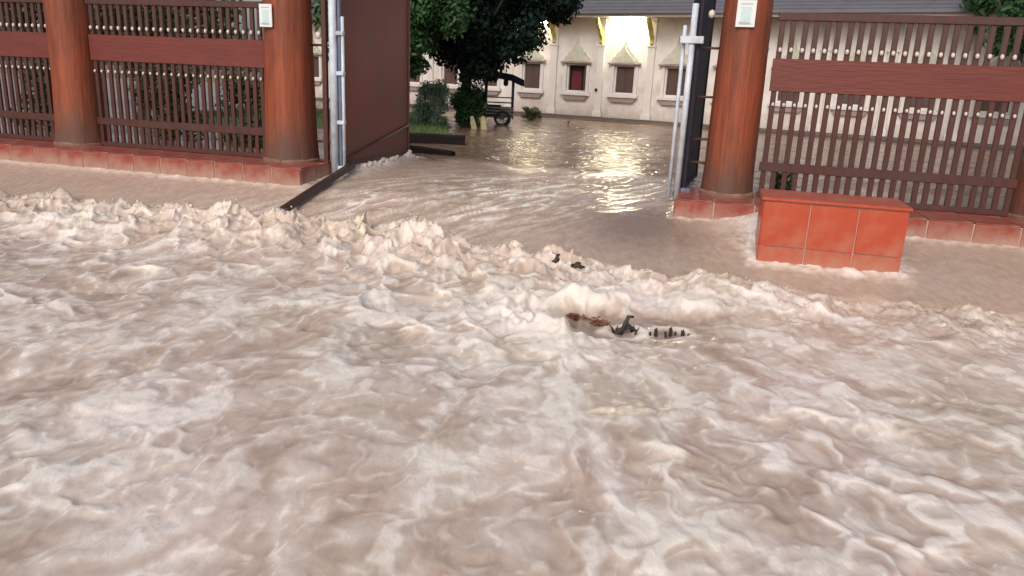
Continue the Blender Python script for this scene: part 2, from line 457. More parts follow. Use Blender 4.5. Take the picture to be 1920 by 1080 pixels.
# lumps of the roller itself
l1 = perlin(S * 4.6 + wx * 4, D * 5.2, 80); l2 = np.abs(perlin(S * 9.5, D * 10 + wy * 5, 81)); l3 = np.abs(perlin(S * 21, D * 21, 82))
l4 = np.abs(perlin(S * 38, D * 38, 83))
roll = crest * (0.20 + 0.16 * l1 + 0.16 * (0.42 - l2) + 0.048 * (0.45 - l3) + 0.024 * (0.45 - l4) + 0.07 * fbm(S * 1.5, D * 2.5, 84, 2))
# stream over the ramp: ripples drawn out along the current
al = np.array([-0.62, 0.78]); al /= np.hypot(*al)
A = S * al[0] + T * al[1]; B = S * al[1] - T * al[0]
Bw = B + 0.12 * fbm(S * 0.9, T * 0.9, 90, 2)
r1 = perlin(A * 1.1, Bw * 5.0, 91); r2 = perlin(A * 3.0, Bw * 11.0, 92); r3 = perlin(A * 9, Bw * 19, 93); r4 = perlin(X * 17, Y * 12, 94)
band = np.exp(-(((B - 2.45) / 1.25) ** 2)) * sstep(-2.9, -1.6, T)      # the rippled middle stream
calm = np.exp(-(((S - 4.85) / 0.75) ** 2 + ((T - 1.05) / 0.85) ** 2))      # the smooth tongue on the right
rip = ramp * (0.10 + 1.0 * band) * (1 - 0.85 * calm)
h_ramp = rip * (0.030 * r1 + 0.020 * r2 + 0.0)
RH, RDX, RDY, RJ = choppy(S + 0.25 * r1, T + 0.25 * r2, 40, 0.10, 0.55, 9, 0.02, math.atan2(al[1], al[0]) + PI / 2, 0.75)
h_ramp = h_ramp + ramp * (0.03 + 1.0 * band) * (1 - 0.9 * calm) * 0.006 * RH
lipw = np.exp(-((T + 2.35 + 0.45 * fbm(S * 0.9, T * 0.3, 95, 3)) / 0.24) ** 2) * np.interp(S, [0, 0.6, 5, 6], [0, 1, 0.6, 0])
h_ramp = h_ramp - 0.03 * lipw + 0.018 * lipw * l2
KH, _, _, _ = choppy(X + 0.3 * wx, Y + 0.3 * wy, 34, 0.35, 1.5, 12, 0.02, R(-100), 0.8)
h_court = court * (0.0075 * KH + 0.004 * perlin(X * 2.2, Y * 2.2, 96))
# the pocket behind the snagged debris, with its pillow of foam
ex, ey = (X - 1.02) / 0.90, (Y - 5.50) / 0.42
er = np.sqrt(ex * ex + ey * ey) + 0.30 * fbm(X * 2.2, Y * 2.2, 101, 3)
pocket = sstep(1.10, 0.45, er)
lipang = np.interp(ex - 0.25 * ey, [-1.3, -0.75, -0.25, 0.3], [1.0, 1.0, 0.35, 0.05])
rim = np.exp(-((er - 1.12) / 0.28) ** 2) * lipang
h_turb = h_turb * (1 - 0.45 * pocket) - 0.075 * pocket + 0.085 * rim * (0.7 + 0.5 * CH * 0.5) + 0.012 * rim * SH
# the step of water off the right-hand plinth
sp = np.exp(-(((S - 6.1) / 0.35) ** 2 + ((T - 1.25) / 0.35) ** 2))
Z = base + h_turb + roll + h_ramp + h_court + 0.05 * sp * (0.5 - l2)
# sideways push makes the lumps overhang
dxy = (crest * 0.036 + turb * 0.022)
PX = X + chop_a * (0.035 * CDX + 0.0055 * SDX) + dxy * perlin(S * 6.5, D * 6.5 + 9, 110) + 0.03 * crest * perlin(S * 15, D * 15, 112)
PY = Y + chop_a * (0.035 * CDY + 0.0055 * SDY) + dxy * perlin(S * 6.5 + 17, D * 6.5, 111) + 0.10 * crest * (0.4 + l1)
# foam where the surface breaks, plus painted crevice shade and ramp sheen
pat = fbm(X * 0.85, Y * 0.85, 130, 2)
stk = perlin(XF * 8.0 + 2 * wx, YF * 1.5, 330) + 0.6 * perlin(XF * 17.0, YF * 3.2, 331)
fo_road = rd * (0.31 + 0.15 * stk + 0.56 * crestfoam + 0.40 * v1 ** 1.8 * sstep(-0.45, 0.25, pat + 0.10) + 0.32 * v2 ** 1.8 * sstep(-0.35, 0.3, -pat + 0.1) + 0.09 * perlin(XF * 6, YF * 6, 131) + 0.17 * perlin(XF * 1.9, YF * 1.9, 133) + 0.10 * np.exp(-np.maximum(D, 0) / 1.6))
fo_road = np.where(fo_road < 0.32 * rd, 0.32 * rd - 0.62 * (0.32 * rd - fo_road), fo_road)
fo_shade_jump = np.clip(js * 1.25, 0, 1) * sstep(-0.06, 0.10, D) * np.exp(-np.maximum(D - 0.1, 0) / 1.0) * (0.92 - 0.8 * l2 + 0.30 * l1)  # roller foam, with shade in the crevices between lumps painted in as browner colour
st = ridge(r1 + 0.5 * r2, 3.2) ** 2
fo_sheen_ramp = ramp * (0.23 - 0.05 * band + 0.80 * band * st * sstep(-0.2, 0.35, perlin(A * 0.8, B * 1.4, 140) + 0.15) + 0.25 * lipw * (1 - l2) + 0.06 * band)  # foam streaks over an even pale tone: sky reflection painted into the colour
fo_sheen_ramp = (fo_sheen_ramp + ramp * band * 0.25 * sstep(0.75, 0.25, RJ)) * (1 - 0.9 * calm)
edge_l = np.exp(-((S - 0.78) / 0.16) ** 2) * sstep(-2.7, -2.4, T) * sstep(0.3, -0.3, T)    # along the foot of the left leaf
Z = Z + 0.10 * edge_l * (0.25 + 0.9 * np.abs(l1)) + 0.16 * np.exp(-(((S - 6.25) / 0.42) ** 2 + ((T - 0.75) / 0.30) ** 2)) * (0.8 + 0.4 * l2)
wash = np.exp(-(((S - 6.25) / 0.45) ** 2 + ((T - 0.85) / 0.40) ** 2))
foam = 0.55 * wash * (1 - l2) + np.maximum(fo_road * (1 - 0.75 * pocket) + 0.45 * rim, fo_shade_jump) + fo_sheen_ramp + 0.55 * edge_l * (0.4 + 0.6 * l2) + 0.5 * sp * v2
def rect_d(s0, s1, t0, t1):
    return np.hypot(np.maximum(np.maximum(s0 - S, S - s1), 0), np.maximum(np.maximum(t0 - T, T - t1), 0))
cw = 0.5 + 0.9 * np.abs(perlin(X * 5, Y * 5, 350)) + 0.4 * perlin(X * 16, Y * 16, 351)
for (s0, s1, t0, t1, ka) in ((-9, 0.55, -0.42, 0.74, 0.6), (GAP - 0.55, GAP + 5, -0.42, 0.74, 0.7), (GAP + 0.28, GAP + 1.6, 1.20, 1.90, 1.0)):
    dd = rect_d(s0, s1, t0, t1)
    foam = foam + ka * 0.50 * np.exp(-(dd / (0.085 * cw)) ** 2) * cw
    Z = Z + ka * 0.030 * np.exp(-(dd / 0.07) ** 2) * cw
def streak(pts, wdt, amp, lift=0.018):
    """a line of foam carried along the surface"""
    global foam, Z
    d = np.full(X.shape, 9.0)
    xw, yw = X + 1.1 * wx + 2.2 * wx2, Y + 1.1 * wy + 2.2 * wy2
    for (x0, y0), (x1, y1) in zip(pts[:-1], pts[1:]):
        vx, vy = x1 - x0, y1 - y0
        t = np.clip(((xw - x0) * vx + (yw - y0) * vy) / (vx * vx + vy * vy), 0, 1)
        d = np.minimum(d, np.hypot(xw - x0 - t * vx, yw - y0 - t * vy))
    k = np.exp(-(d / wdt) ** 2) * (0.30 + 1.5 * np.abs(perlin(XF * 5, YF * 5, 150)) + 0.25 * perlin(X * 13, Y * 9, 151))
    foam = foam + amp * k
    Z = Z + (0.018 * k * amp if lift == 0.018 else lift * np.exp(-(d / wdt) ** 2))
streak([(-1.15, 5.9), (-0.55, 5.55), (0.0, 5.5), (0.35, 5.05), (0.50, 4.7)], 0.085, 0.7)
streak([(-1.75, 5.55), (-1.0, 5.35), (-0.45, 5.25), (0.05, 5.30)], 0.06, 0.5)
streak([(0.52, 4.75), (0.36, 4.35), (0.33, 3.95)], 0.085, 0.75)
streak([(0.50, 4.75), (0.95, 4.95), (1.5, 5.05), (2.3, 5.1)], 0.06, 0.4)
streak([(0.12, 5.95), (0.10, 5.6), (0.25, 5.25), (0.42, 4.95)], 0.11, 0.8, 0.055)
streak([(0.42, 6.05), (1.0, 6.05), (1.9, 5.95), (2.7, 5.55)], 0.10, 0.35)
streak([(-2.4, 5.9), (-2.15, 5.5), (-2.0, 5.1)], 0.12, 0.6)
streak([(0.33, 3.95), (0.42, 3.4), (0.55, 2.9), (0.7, 2.4)], 0.07, 0.36)
streak([(0.9, 4.4), (1.15, 3.9), (1.5, 3.4), (1.9, 2.9)], 0.06, 0.36)
streak([(1.6, 4.7), (2.1, 4.2), (2.6, 3.7)], 0.07, 0.45)
streak([(-0.35, 4.55), (-0.30, 4.1), (-0.42, 3.6), (-0.40, 3.0)], 0.05, 0.3)
streak([(-1.0, 3.6), (-0.85, 3.3), (-0.95, 2.9), (-0.8, 2.5)], 0.06, 0.3)
streak([(-1.7, 4.3), (-1.6, 3.9), (-1.75, 3.4)], 0.07, 0.45)
streak([(-2.9, 5.2), (-3.0, 4.6), (-2.9, 4.1)], 0.08, 0.45)
streak([(-1.30, 4.6), (-1.12, 4.45), (-0.95, 4.2)], 0.09, 0.4)
for (dx_, dy_, wr) in ((0.87, 5.42, 0.15), (1.18, 5.36, 0.19), (0.40, 6.80, 0.10), (0.58, 6.74, 0.10)):
    dd = np.hypot(X - dx_, (Y - dy_) * 1.3) + 0.05 * perlin(X * 9, Y * 9, 340)
    ring = np.exp(-((dd - wr) / (0.30 * wr)) ** 2)
    foam = foam + 0.45 * ring; Z = Z + 0.016 * ring
foam = np.clip(foam, 0, 1)
tan_ = np.clip(np.clip(js * 1.2, 0, 1) * sstep(-0.15, 0.05, D) * np.exp(-np.maximum(D - 0.15, 0) / 0.75) * (0.75 + 0.5 * fbm(X * 1.6, Y * 1.6, 320, 2)), 0, 1)
verts = np.stack([PX, PY, Z], -1).reshape(-1, 3)
ii = np.arange(NR * NC).reshape(NR, NC)
quads = np.stack([ii[:-1, :-1], ii[:-1, 1:], ii[1:, 1:], ii[1:, :-1]], -1).reshape(-1, 4)

def water_mat():
    m, nt, bs = node_mat('muddy_flood_water')
    N, L = nt.nodes, nt.links
    tc = N.new('ShaderNodeTexCoord')
    at = N.new('ShaderNodeAttribute'); at.attribute_name = 'foam'
    nz = N.new('ShaderNodeTexNoise'); nz.inputs['Scale'].default_value = 15; nz.inputs['Detail'].default_value = 8; nz.inputs['Roughness'].default_value = 0.65; nz.inputs['Distortion'].default_value = 0.6
    mp = N.new('ShaderNodeMapping'); mp.inputs['Rotation'].default_value = (0, 0, R(8)); mp.inputs['Scale'].default_value = (1, 0.5, 1)
    L.new(tc.outputs['Object'], mp.inputs['Vector'])
    L.new(mp.outputs[0], nz.inputs['Vector'])
    ma = N.new('ShaderNodeMath'); ma.operation = 'MULTIPLY_ADD'     # (noise-0.5)*0.4 + foam
    am = N.new('ShaderNodeMath'); am.operation = 'MULTIPLY_ADD'; am.inputs[1].default_value = 0.85; am.inputs[2].default_value = 0.10; L.new(at.outputs['Fac'], am.inputs[0]); L.new(am.outputs[0], ma.inputs[1])
    sb = N.new('ShaderNodeMath'); sb.operation = 'SUBTRACT'; sb.inputs[1].default_value = 0.5
    L.new(nz.outputs['Fac'], sb.inputs[0])
    L.new(sb.outputs[0], ma.inputs[0])
    L.new(at.outputs['Fac'], ma.inputs[2])
    rp = N.new('ShaderNodeValToRGB')
    e = rp.color_ramp.elements
    e[0].position = 0.04; e[0].color = (0.25, 0.175, 0.13, 1)
    e[1].position = 0.78; e[1].color = (0.87, 0.825, 0.79, 1)
    e2 = e.new(0.28); e2.color = (0.545, 0.442, 0.378, 1)
    L.new(ma.outputs[0], rp.inputs['Fac'])
    # silt: slow drift of browner and pinker mud
    n2 = N.new('ShaderNodeTexNoise'); n2.inputs['Scale'].default_value = 0.9; n2.inputs['Detail'].default_value = 3
    L.new(tc.outputs['Object'], n2.inputs['Vector'])
    mx = N.new('ShaderNodeMix'); mx.data_type = 'RGBA'; mx.blend_type = 'MULTIPLY'
    mx.inputs[0].default_value = 1.0
    r2 = N.new('ShaderNodeValToRGB')
    r2.color_ramp.elements[0].position = 0.35; r2.color_ramp.elements[0].color = (0.93, 0.90, 0.84, 1)
    r2.color_ramp.elements[1].position = 0.65; r2.color_ramp.elements[1].color = (1.0, 0.95, 0.94, 1)
    L.new(n2.outputs['Fac'], r2.inputs['Fac'])
    L.new(rp.outputs[0], mx.inputs[6]); L.new(r2.outputs[0], mx.inputs[7])
    ta = N.new('ShaderNodeAttribute'); ta.attribute_name = 'tan'
    mt_ = N.new('ShaderNodeMix'); mt_.data_type = 'RGBA'; mt_.blend_type = 'MULTIPLY'
    L.new(ta.outputs['Fac'], mt_.inputs[0])
    L.new(mx.outputs[2], mt_.inputs[6]); mt_.inputs[7].default_value = (1.0, 0.885, 0.76, 1)
    L.new(mt_.outputs[2], bs.inputs['Base Color'])
    mr = N.new('ShaderNodeMapRange')
    mr.inputs['From Min'].default_value = 0.05; mr.inputs['From Max'].default_value = 0.7
    mr.inputs['To Min'].default_value = 0.14; mr.inputs['To Max'].default_value = 0.30
    L.new(ma.outputs[0], mr.inputs['Value'])
    L.new(mr.outputs[0], bs.inputs['Roughness'])
    bs.inputs['IOR'].default_value = 1.33
    bp = N.new('ShaderNodeBump'); bp.inputs['Distance'].default_value = 0.012
    bm_ = N.new('ShaderNodeMath'); bm_.operation = 'MULTIPLY'; bm_.inputs[1].default_value = 0.7; L.new(at.outputs['Fac'], bm_.inputs[0]); L.new(bm_.outputs[0], bp.inputs['Strength'])
    n3 = N.new('ShaderNodeTexNoise'); n3.inputs['Scale'].default_value = 30; n3.inputs['Detail'].default_value = 6; n3.inputs['Roughness'].default_value = 0.6
    L.new(mp.outputs[0], n3.inputs['Vector'])
    L.new(n3.outputs['Fac'], bp.inputs['Height'])
    ra = N.new('ShaderNodeAttribute'); ra.attribute_name = 'rip'
    n4 = N.new('ShaderNodeTexNoise'); n4.inputs['Scale'].default_value = 5.5; n4.inputs['Detail'].default_value = 3; n4.inputs['Distortion'].default_value = 0.8
    L.new(tc.outputs['Object'], n4.inputs['Vector'])
    b2_ = N.new('ShaderNodeBump'); b2_.inputs['Distance'].default_value = 0.05
    L.new(ra.outputs['Fac'], b2_.inputs['Strength'])
    L.new(n4.outputs['Fac'], b2_.inputs['Height'])
    L.new(bp.outputs[0], b2_.inputs['Normal'])
    L.new(b2_.outputs[0], bs.inputs['Normal'])
    return m
M['water'] = water_mat()
tag(mesh_np('water', verts, quads, M['water'], attrs={'foam': foam.ravel(), 'tan': tan_.ravel(), 'rip': (0.10 + 0.75 * court + 0.16 * ramp * band * (1 - calm)).ravel()}), kind='structure')

def wz(x, y):
    """level of the water under a point"""
    i = int(np.clip(np.searchsorted(rowy, y), 0, NR - 1))
    j = int(np.clip(round((x / (1.1 + 0.80 * rowy[i]) + 1) / 2 * (NC - 1)), 0, NC - 1))
    return float(Z[i, j])

# ------------------------------------------------------------------ spray thrown up by the roller and at the foot of the gate leaf
ico_t = (1 + 5 ** 0.5) / 2
ICO = np.array([(-1, ico_t, 0), (1, ico_t, 0), (-1, -ico_t, 0), (1, -ico_t, 0), (0, -1, ico_t), (0, 1, ico_t), (0, -1, -ico_t), (0, 1, -ico_t), (ico_t, 0, -1), (ico_t, 0, 1), (-ico_t, 0, -1), (-ico_t, 0, 1)]) / math.hypot(1, ico_t)
ICF = np.array([(0, 11, 5), (0, 5, 1), (0, 1, 7), (0, 7, 10), (0, 10, 11), (1, 5, 9), (5, 11, 4), (11, 10, 2), (10, 7, 6), (7, 1, 8), (3, 9, 4), (3, 4, 2), (3, 2, 6), (3, 6, 8), (3, 8, 9), (4, 9, 5), (2, 4, 11), (6, 2, 10), (8, 6, 7), (9, 8, 1)])
sv, sf = [], []
def drop(p, r_, axis=None, k=1.0):
    v = ICO * r_ * (1 + 0.13 * rng.standard_normal((12, 1)))
    if axis is not None:
        a = np.array(axis, float); a /= np.linalg.norm(a)
        v = v + np.outer(v @ a, a) * (k - 1)
    sf.append(ICF + 12 * len(sv))
    sv.append(v + np.array(p))
TJ = lambda q: float(np.interp(q, [-6, 0.3, 1.9, 3.6, 5.0, 6.2, 12], [1.85, 1.80, 1.76, 2.02, 2.25, 2.35, 2.5]))
for i in range(520):
    s = rng.uniform(-3.8, 6.5)
    j = float(np.interp(s, [-4, -0.5, 0.6, 2.2, 3.4, 4.2, 5.2, 6.5], [0.6, 0.6, 1.0, 1.05, 0.8, 0.5, 0.2, 0.3]))
    if rng.random() > j: continue
    p = gp(s, TJ(s) + rng.normal(0.22, 0.14))
    big = rng.random() < 0.10
    up = 0.0 if big else abs(rng.normal(0, 0.045)) * j
    r_ = rng.uniform(0.012, 0.02) if big else rng.uniform(0.003, 0.009)
    drop((p[0], p[1], wz(p[0], p[1]) + up), r_, (rng.normal() * 0.5, rng.normal() * 0.5, 1.0), rng.uniform(0.9, 2.0))
for i in range(46):                            # tongues at the foot of the left leaf
    t = rng.uniform(-2.6, -0.5); s = 0.72 + abs(rng.normal(0, 0.05))
    p = gp(s, t)
    drop((p[0], p[1], wz(p[0], p[1]) - 0.01), rng.uniform(0.020, 0.042), (0.4 + rng.normal() * 0.2, -0.2, 1.0), rng.uniform(1.5, 2.8))
m_foam = mat('foam_spray', (0.66, 0.58, 0.52), (0.80, 0.73, 0.67), scale=9, rough=0.4, bump=0.0)
o = mesh_np('spray', np.concatenate(sv), np.concatenate(sf), m_foam)
tag(o, 'pale beige spray thrown up along the breaking wave', 'spray', kind='stuff')

# ------------------------------------------------------------------ plinths under the pillars and fence
def plinth(name, s0, s1, label, open_side):
    root = empty(name, gp(s0, 0), GA)
    Lg = s1 - s0
    x0, x1, y0, y1, zt = 0, Lg, -0.72, 0.42, 0.60
    b = MB().box(x0 + 0.012, x1 - 0.012, y0 + 0.012, y1, -0.25, zt - 0.012)
    b.build('core', M['grout'], root)
    tm = {}
    def tile(w_, d_, h_):
        key = (round(w_, 3), round(d_, 3), round(h_, 3))
        if key not in tm:
            me_o = MB().box(0, w_, 0, d_, 0, h_, 0.004).build('tile', M['tile'], root)
            tm[key] = me_o.data
            return me_o
        return link('tile', tm[key], root)
    n = max(1, round(Lg / 0.42)); w_ = Lg / n
    for i in range(n):                        # two courses on the front, one on top
        for (za, h_) in ((0.345, 0.243), (0.10, 0.237)):
            o_ = tile(w_ - 0.014, 0.018, h_); o_.location = (x0 + i * w_ + 0.007, y0 + random.uniform(-0.002, 0.002), za)
        for r_ in range(2):
            o_ = tile(w_ - 0.014, 0.545, 0.016); o_.location = (x0 + i * w_ + 0.007, y0 + 0.022 + r_ * 0.56, zt - 0.010)
    n2 = 3; d2 = (y1 - y0) / n2
    for i in range(n2):
        for (za, h_) in ((0.345, 0.243), (0.10, 0.237)):
            o_ = tile(0.018, d2 - 0.014, h_)
            o_.location = ((x1 - 0.016) if open_side > 0 else (x0 - 0.002), y0 + 0.022 + i * d2, za)
    tag(root, label, 'plinth', 'tiled plinths along the gate')
    return root
plinth('tiled_plinth', -8.2, 0.55, 'low red tiled plinth under the left gate pillar and fence', 1)
plinth('tiled_plinth', GAP - 0.55, GAP + 5.0, 'low red tiled plinth half under water below the right gate pillar', -1)

# ------------------------------------------------------------------ pillars shaped like trunks
def pillar(s, label, seed, lean=0.0, k=1.0):
    root = empty('gate_pillar', gp(s, 0, 0.606), GA)
    root.scale = (k, k, 1)
    H, n, rows = 2.9, 40, 30
    r_ = random.Random(seed)
    ph = [r_.uniform(0, 6.28) for _ in range(8)]
    vv, ff = [], []
    for i in range(rows):
        z = H * i / (rows - 1)
        rr = 0.325 + 0.035 * math.exp(-z / 0.22) - 0.018 * z / H + 0.008 * math.sin(z * 2.1 + ph[0])
        for j in range(n):
            a = 2 * PI * j / n
            q = rr * (1 + 0.016 * math.sin(3 * a + ph[1] + 0.4 * z) + 0.012 * math.sin(7 * a + ph[2] - 0.3 * z) + 0.010 * math.sin(13 * a + ph[3] + 0.5 * math.sin(z * 3)) )
            vv.append((q * math.cos(a) + lean * z, q * math.sin(a), z))
    for i in range(rows - 1):
        for j in range(n):
            ff.append((i * n + j, i * n + (j + 1) % n, (i + 1) * n + (j + 1) % n, (i + 1) * n + j))
    ff.append(tuple((rows - 1) * n + j for j in range(n)))
    MB().add(vv, ff).build('shaft', M['pillar'], root, smooth=True)
    cp = MB(); cp.lathe([(0.33, H), (0.40, H + 0.03), (0.40, H + 0.12), (0.34, H + 0.16), (0.10, H + 0.30)], 28)
    cp.build('cap', M['pillar'], root, smooth=False)
    fl = MB(); fl.lathe([(0.375, -0.01), (0.375, 0.03), (0.345, 0.055), (0.32, 0.055)], 32)
    fl.build('foot_collar', M['mudline'], root)
    return tag(root, label, 'pillar', 'red brown gate pillars')
pillar(0.0, 'red brown trunk-like gate pillar left of the opening, with a white notice', 1)
pillar(GAP, 'red brown trunk-like gate pillar right of the opening, with a pale blue notice', 2, 0.0, 0.84)
pillar(-3.45, 'red brown fence pillar farthest left along the fence', 3)
pillar(GAP + 3.3, 'red brown fence pillar farthest right along the fence', 4)

def notice(s, off, z0, w_, h_, label):
    p = gp(s + off, 0.338 if s < 1 else 0.285, z0)
    root = empty('notice', p, GA)
    MB().box(-w_ / 2, w_ / 2, -0.012, 0.0, 0, h_, 0.003).build('sheet', M['paper'], root)
    q = MB().box(-w_ * 0.26, w_ * 0.26, -0.0145, -0.0125, h_ * 0.22, h_ * 0.74)
    q.build('printed_block', M['print'], root)
    q = MB()
    for k in range(4):
        q.box(-w_ * 0.34, w_ * (0.34 - 0.1 * (k % 2)), -0.0145, -0.0125, h_ * (0.10 + 0.025 * k), h_ * (0.113 + 0.025 * k))
    q.box(-w_ * 0.30, w_ * 0.30, -0.0145, -0.0125, h_ * 0.84, h_ * 0.87)
    q.build('printed_lines', M['print_dark'], root)
    tag(root, label, 'notice', 'notices on the gate pillars')
notice(0.0, -0.09, 2.30, 0.18, 0.275, 'white paper notice on the left gate pillar')
notice(GAP, -0.02, 2.45, 0.20, 0.275, 'pale blue and white notice on the right gate pillar')

# ------------------------------------------------------------------ fence panels
def fence(s0, s1, label):
    root = empty('fence_panel', gp(s0, 0.02, 0.61), GA)
    Lg = s1 - s0; H = 2.02
    rm = {}
    for nm, za, zb, mt, y0, y1 in (('bottom_rail', 0.0, 0.06, 'fence', -0.028, 0.028), ('lower_rail', 0.30, 0.40, 'fence', -0.030, 0.030), ('middle_board', 1.19, 1.54, 'fence_red', -0.032, 0.032), ('top_rail', 1.94, 2.02, 'fence', -0.034, 0.034)):
        MB().box(0, Lg, y0, y1, za, zb, 0.004).build(nm, M[mt], root)
    n = int(Lg / 0.112); d = Lg / n
    bar = kn = None
    for i in range(n):
        x = (i + 0.5) * d
        if bar is None:
            o_ = MB().box(-0.029, 0.029, -0.018, 0.018, 0.05, 1.95, 0.005).build('bar', M['fence'], root); bar = o_.data
        else:
            o_ = link('bar', bar, root)
        o_.location = (x + random.uniform(-0.004, 0.004), 0, 0); o_.rotation_euler = (0, R(random.uniform(-0.25, 0.25)), 0)
        for zk, sc in ((1.63, 1.0), (1.045, 0.8)):
            if kn is None:
                k_ = MB().lathe([(0.004, -0.034), (0.020, -0.024), (0.027, 0.0), (0.020, 0.026), (0.004, 0.036)], 8).build('knob', M['knob'], root, smooth=True); kn = k_.data
            else:
                k_ = link('knob', kn, root)
            k_.location = (x, -0.032, zk); k_.scale = (sc * 0.8,) * 3
    return tag(root, label, 'fence', 'dark barred fence panels')
fence(-3.12, -0.33, 'dark brown barred fence panel with red board beside the left gate pillar')
fence(-8.0, -3.78, 'dark brown barred fence panel beyond the farthest left pillar')
fence(GAP + 0.33, GAP + 2.97, 'dark brown barred fence panel right of the right gate pillar')
fence(GAP + 3.63, GAP + 4.95, 'dark brown barred fence panel at the far right end')

# ------------------------------------------------------------------ gate leaves
def gate_leaf_left():
    root = empty('gate_leaf', gp(0.62, -0.06, 0.50), GA)
    # local y runs inwards along the leaf
    MB().box(-0.006, 0.006, 0.10, 2.46, 0.10, 2.62).build('sheet', M['leaf_sheet'], root)
    fr = MB(); fr.box(-0.025, 0.025, 2.462, 2.512, 0.03, 2.66, 0.004)
    fr.build('end_stile', M['leaf_frame'], root)
    MB().box(-0.026, 0.026, 0.09, 2.46, 0.03, 0.098, 0.004).build('bottom_rail', M['leaf_frame'], root)
    MB().box(-0.026, 0.026, 0.09, 2.46, 2.622, 2.68, 0.004).build('top_rail', M['leaf_frame'], root)
    MB().tube([(0.024, 0.22, 0.12), (0.024, 2.45, 0.50)], 0.020, 8).build('brace', M['leaf_frame'], root, smooth=True)
    MB().tube([(0.0, 0.0, -0.05), (0.0, 0.0, 2.75)], 0.050, 14).build('hinge_post', M['galv'], root, smooth=True)
    MB().box(0.055, 0.095, 0.02, 0.06, -0.04, 2.45, 0.004).build('blue_channel', M['galv_blue'], root)
    MB().tube([(0.125, 0.03, -0.04), (0.125, 0.03, 1.98)], 0.022, 10).build('drop_bolt', M['galv'], root, smooth=True)
    for z in (0.02, 0.62, 1.25, 1.75):
        MB().box(0.03, 0.15, -0.012, 0.05, z, z + 0.05, 0.004).build('bolt_guide', M['galv'], root)
    for z in (0.12, 0.38, 1.62, 2.25):
        MB().tube([(-0.02, 0.0, z), (-0.36, 0.02, z)], 0.016, 8).build('hinge_rod', M['fence'], root, smooth=True)
    MB().box(-0.15, -0.085, -0.03, 0.03, -0.02, 2.6, 0.005).build('side_post', M['fence'], root)
    MB().lathe([(0.005, -0.045), (0.03, -0.03), (0.038, 0.0), (0.03, 0.03), (0.005, 0.045)], 10).build('knob', M['knob'], root, smooth=True, loc=(-0.19, -0.03, 1.74))
    return tag(root, 'dark maroon sheet steel gate leaf swung open on the left', 'gate', 'open gate leaves')
gate_leaf_left()

def gate_leaf_right():
    root = empty('gate_leaf', gp(GAP - 0.60, -0.02, 0.50), GA - R(4))
    MB().box(-0.006, 0.006, 0.10, 2.36, 0.08, 2.62).build('sheet', M['navy'], root)
    MB().box(-0.026, 0.026, 2.362, 2.412, 0.02, 2.66, 0.004).build('end_stile', M['navy'], root)
    MB().box(-0.026, 0.026, 0.09, 2.36, 0.02, 0.078, 0.004).build('bottom_rail', M['navy'], root)
    MB().box(-0.026, 0.026, 0.09, 2.36, 2.622, 2.68, 0.004).build('top_rail', M['navy'], root)
    MB().tube([(0.03, 0.0, 0.0), (0.03, 0.0, 2.21)], 0.036, 14).build('hinge_post', M['galv'], root, smooth=True)
    MB().tube([(-0.07, 0.05, 0.0), (-0.07, 0.05, 1.98)], 0.022, 10).build('drop_bolt', M['galv'], root, smooth=True)
    MB().box(-0.10, 0.16, -0.055, 0.01, 1.78, 1.86, 0.006).build('latch_plate', M['galv'], root)
    MB().box(0.07, 0.19, -0.02, 0.06, 0.04, 0.14, 0.008).build('ground_latch', M['galv_blue'], root)
    MB().box(0.085, 0.125, 0.015, 0.07, -0.06, 2.62, 0.005).build('side_post', M['navy'], root)
    for z in (0.45, 0.72, 1.20, 1.74):
        MB().tube([(0.16, 0.03, z), (0.40, 0.06, z)], 0.014, 8).build('hinge_rod', M['fence'], root, smooth=True)
    MB().lathe([(0.005, -0.045), (0.03, -0.03), (0.038, 0.0), (0.03, 0.03), (0.005, 0.045)], 10).build('knob', M['knob'], root, smooth=True, loc=(0.22, -0.03, 2.10))
    return tag(root, 'dark navy gate leaf seen edge-on at right with pale steel posts', 'gate', 'open gate leaves')
gate_leaf_right()

# ------------------------------------------------------------------ orange red pedestal at the right
def pedestal():
    root = empty('tiled_pedestal', gp(GAP + 0.32, 1.84), GA)
    wd, dp, ht = 1.25, 0.62, 0.83
    MB().box(0.01, wd - 0.01, 0.01, dp - 0.01, -0.25, ht - 0.012).build('core', M['grout'], root)
    tl = None
    nx = 3
    for i in range(nx):
        for k in range(2):
            w_ = wd / nx
            o_ = MB().box(0, w_ - 0.010, 0, 0.016, 0, 0.415, 0.004).build('tile', M['tile_orange'], root) if tl is None else link('tile', tl, root)
            tl = o_.data
            o_.location = (i * w_ + 0.005, -0.004, -0.03 + k * 0.423)
    sl = None
    for i in range(2):
        for k in range(2):
            d_ = (dp - 0.02) / 2
            o_ = MB().box(0, 0.016, 0, d_ - 0.010, 0, 0.415, 0.004).build('tile', M['tile_orange'], root) if sl is None else link('tile', sl, root)
            sl = o_.data
            o_.location = (-0.004, 0.016 + i * d_, -0.03 + k * 0.423)
    MB().box(-0.02, wd + 0.02, -0.02, dp + 0.02, ht - 0.011, ht + 0.018, 0.006).build('coping', M['tile_orange'], root)
    MB().box(-0.06, wd + 0.06, -0.10, dp, -0.2, 0.13, 0.01).build('footing', M['tile_orange'], root)
    tag(root, 'orange red tiled pedestal standing in the flood below the right pillar', 'pedestal')
pedestal()

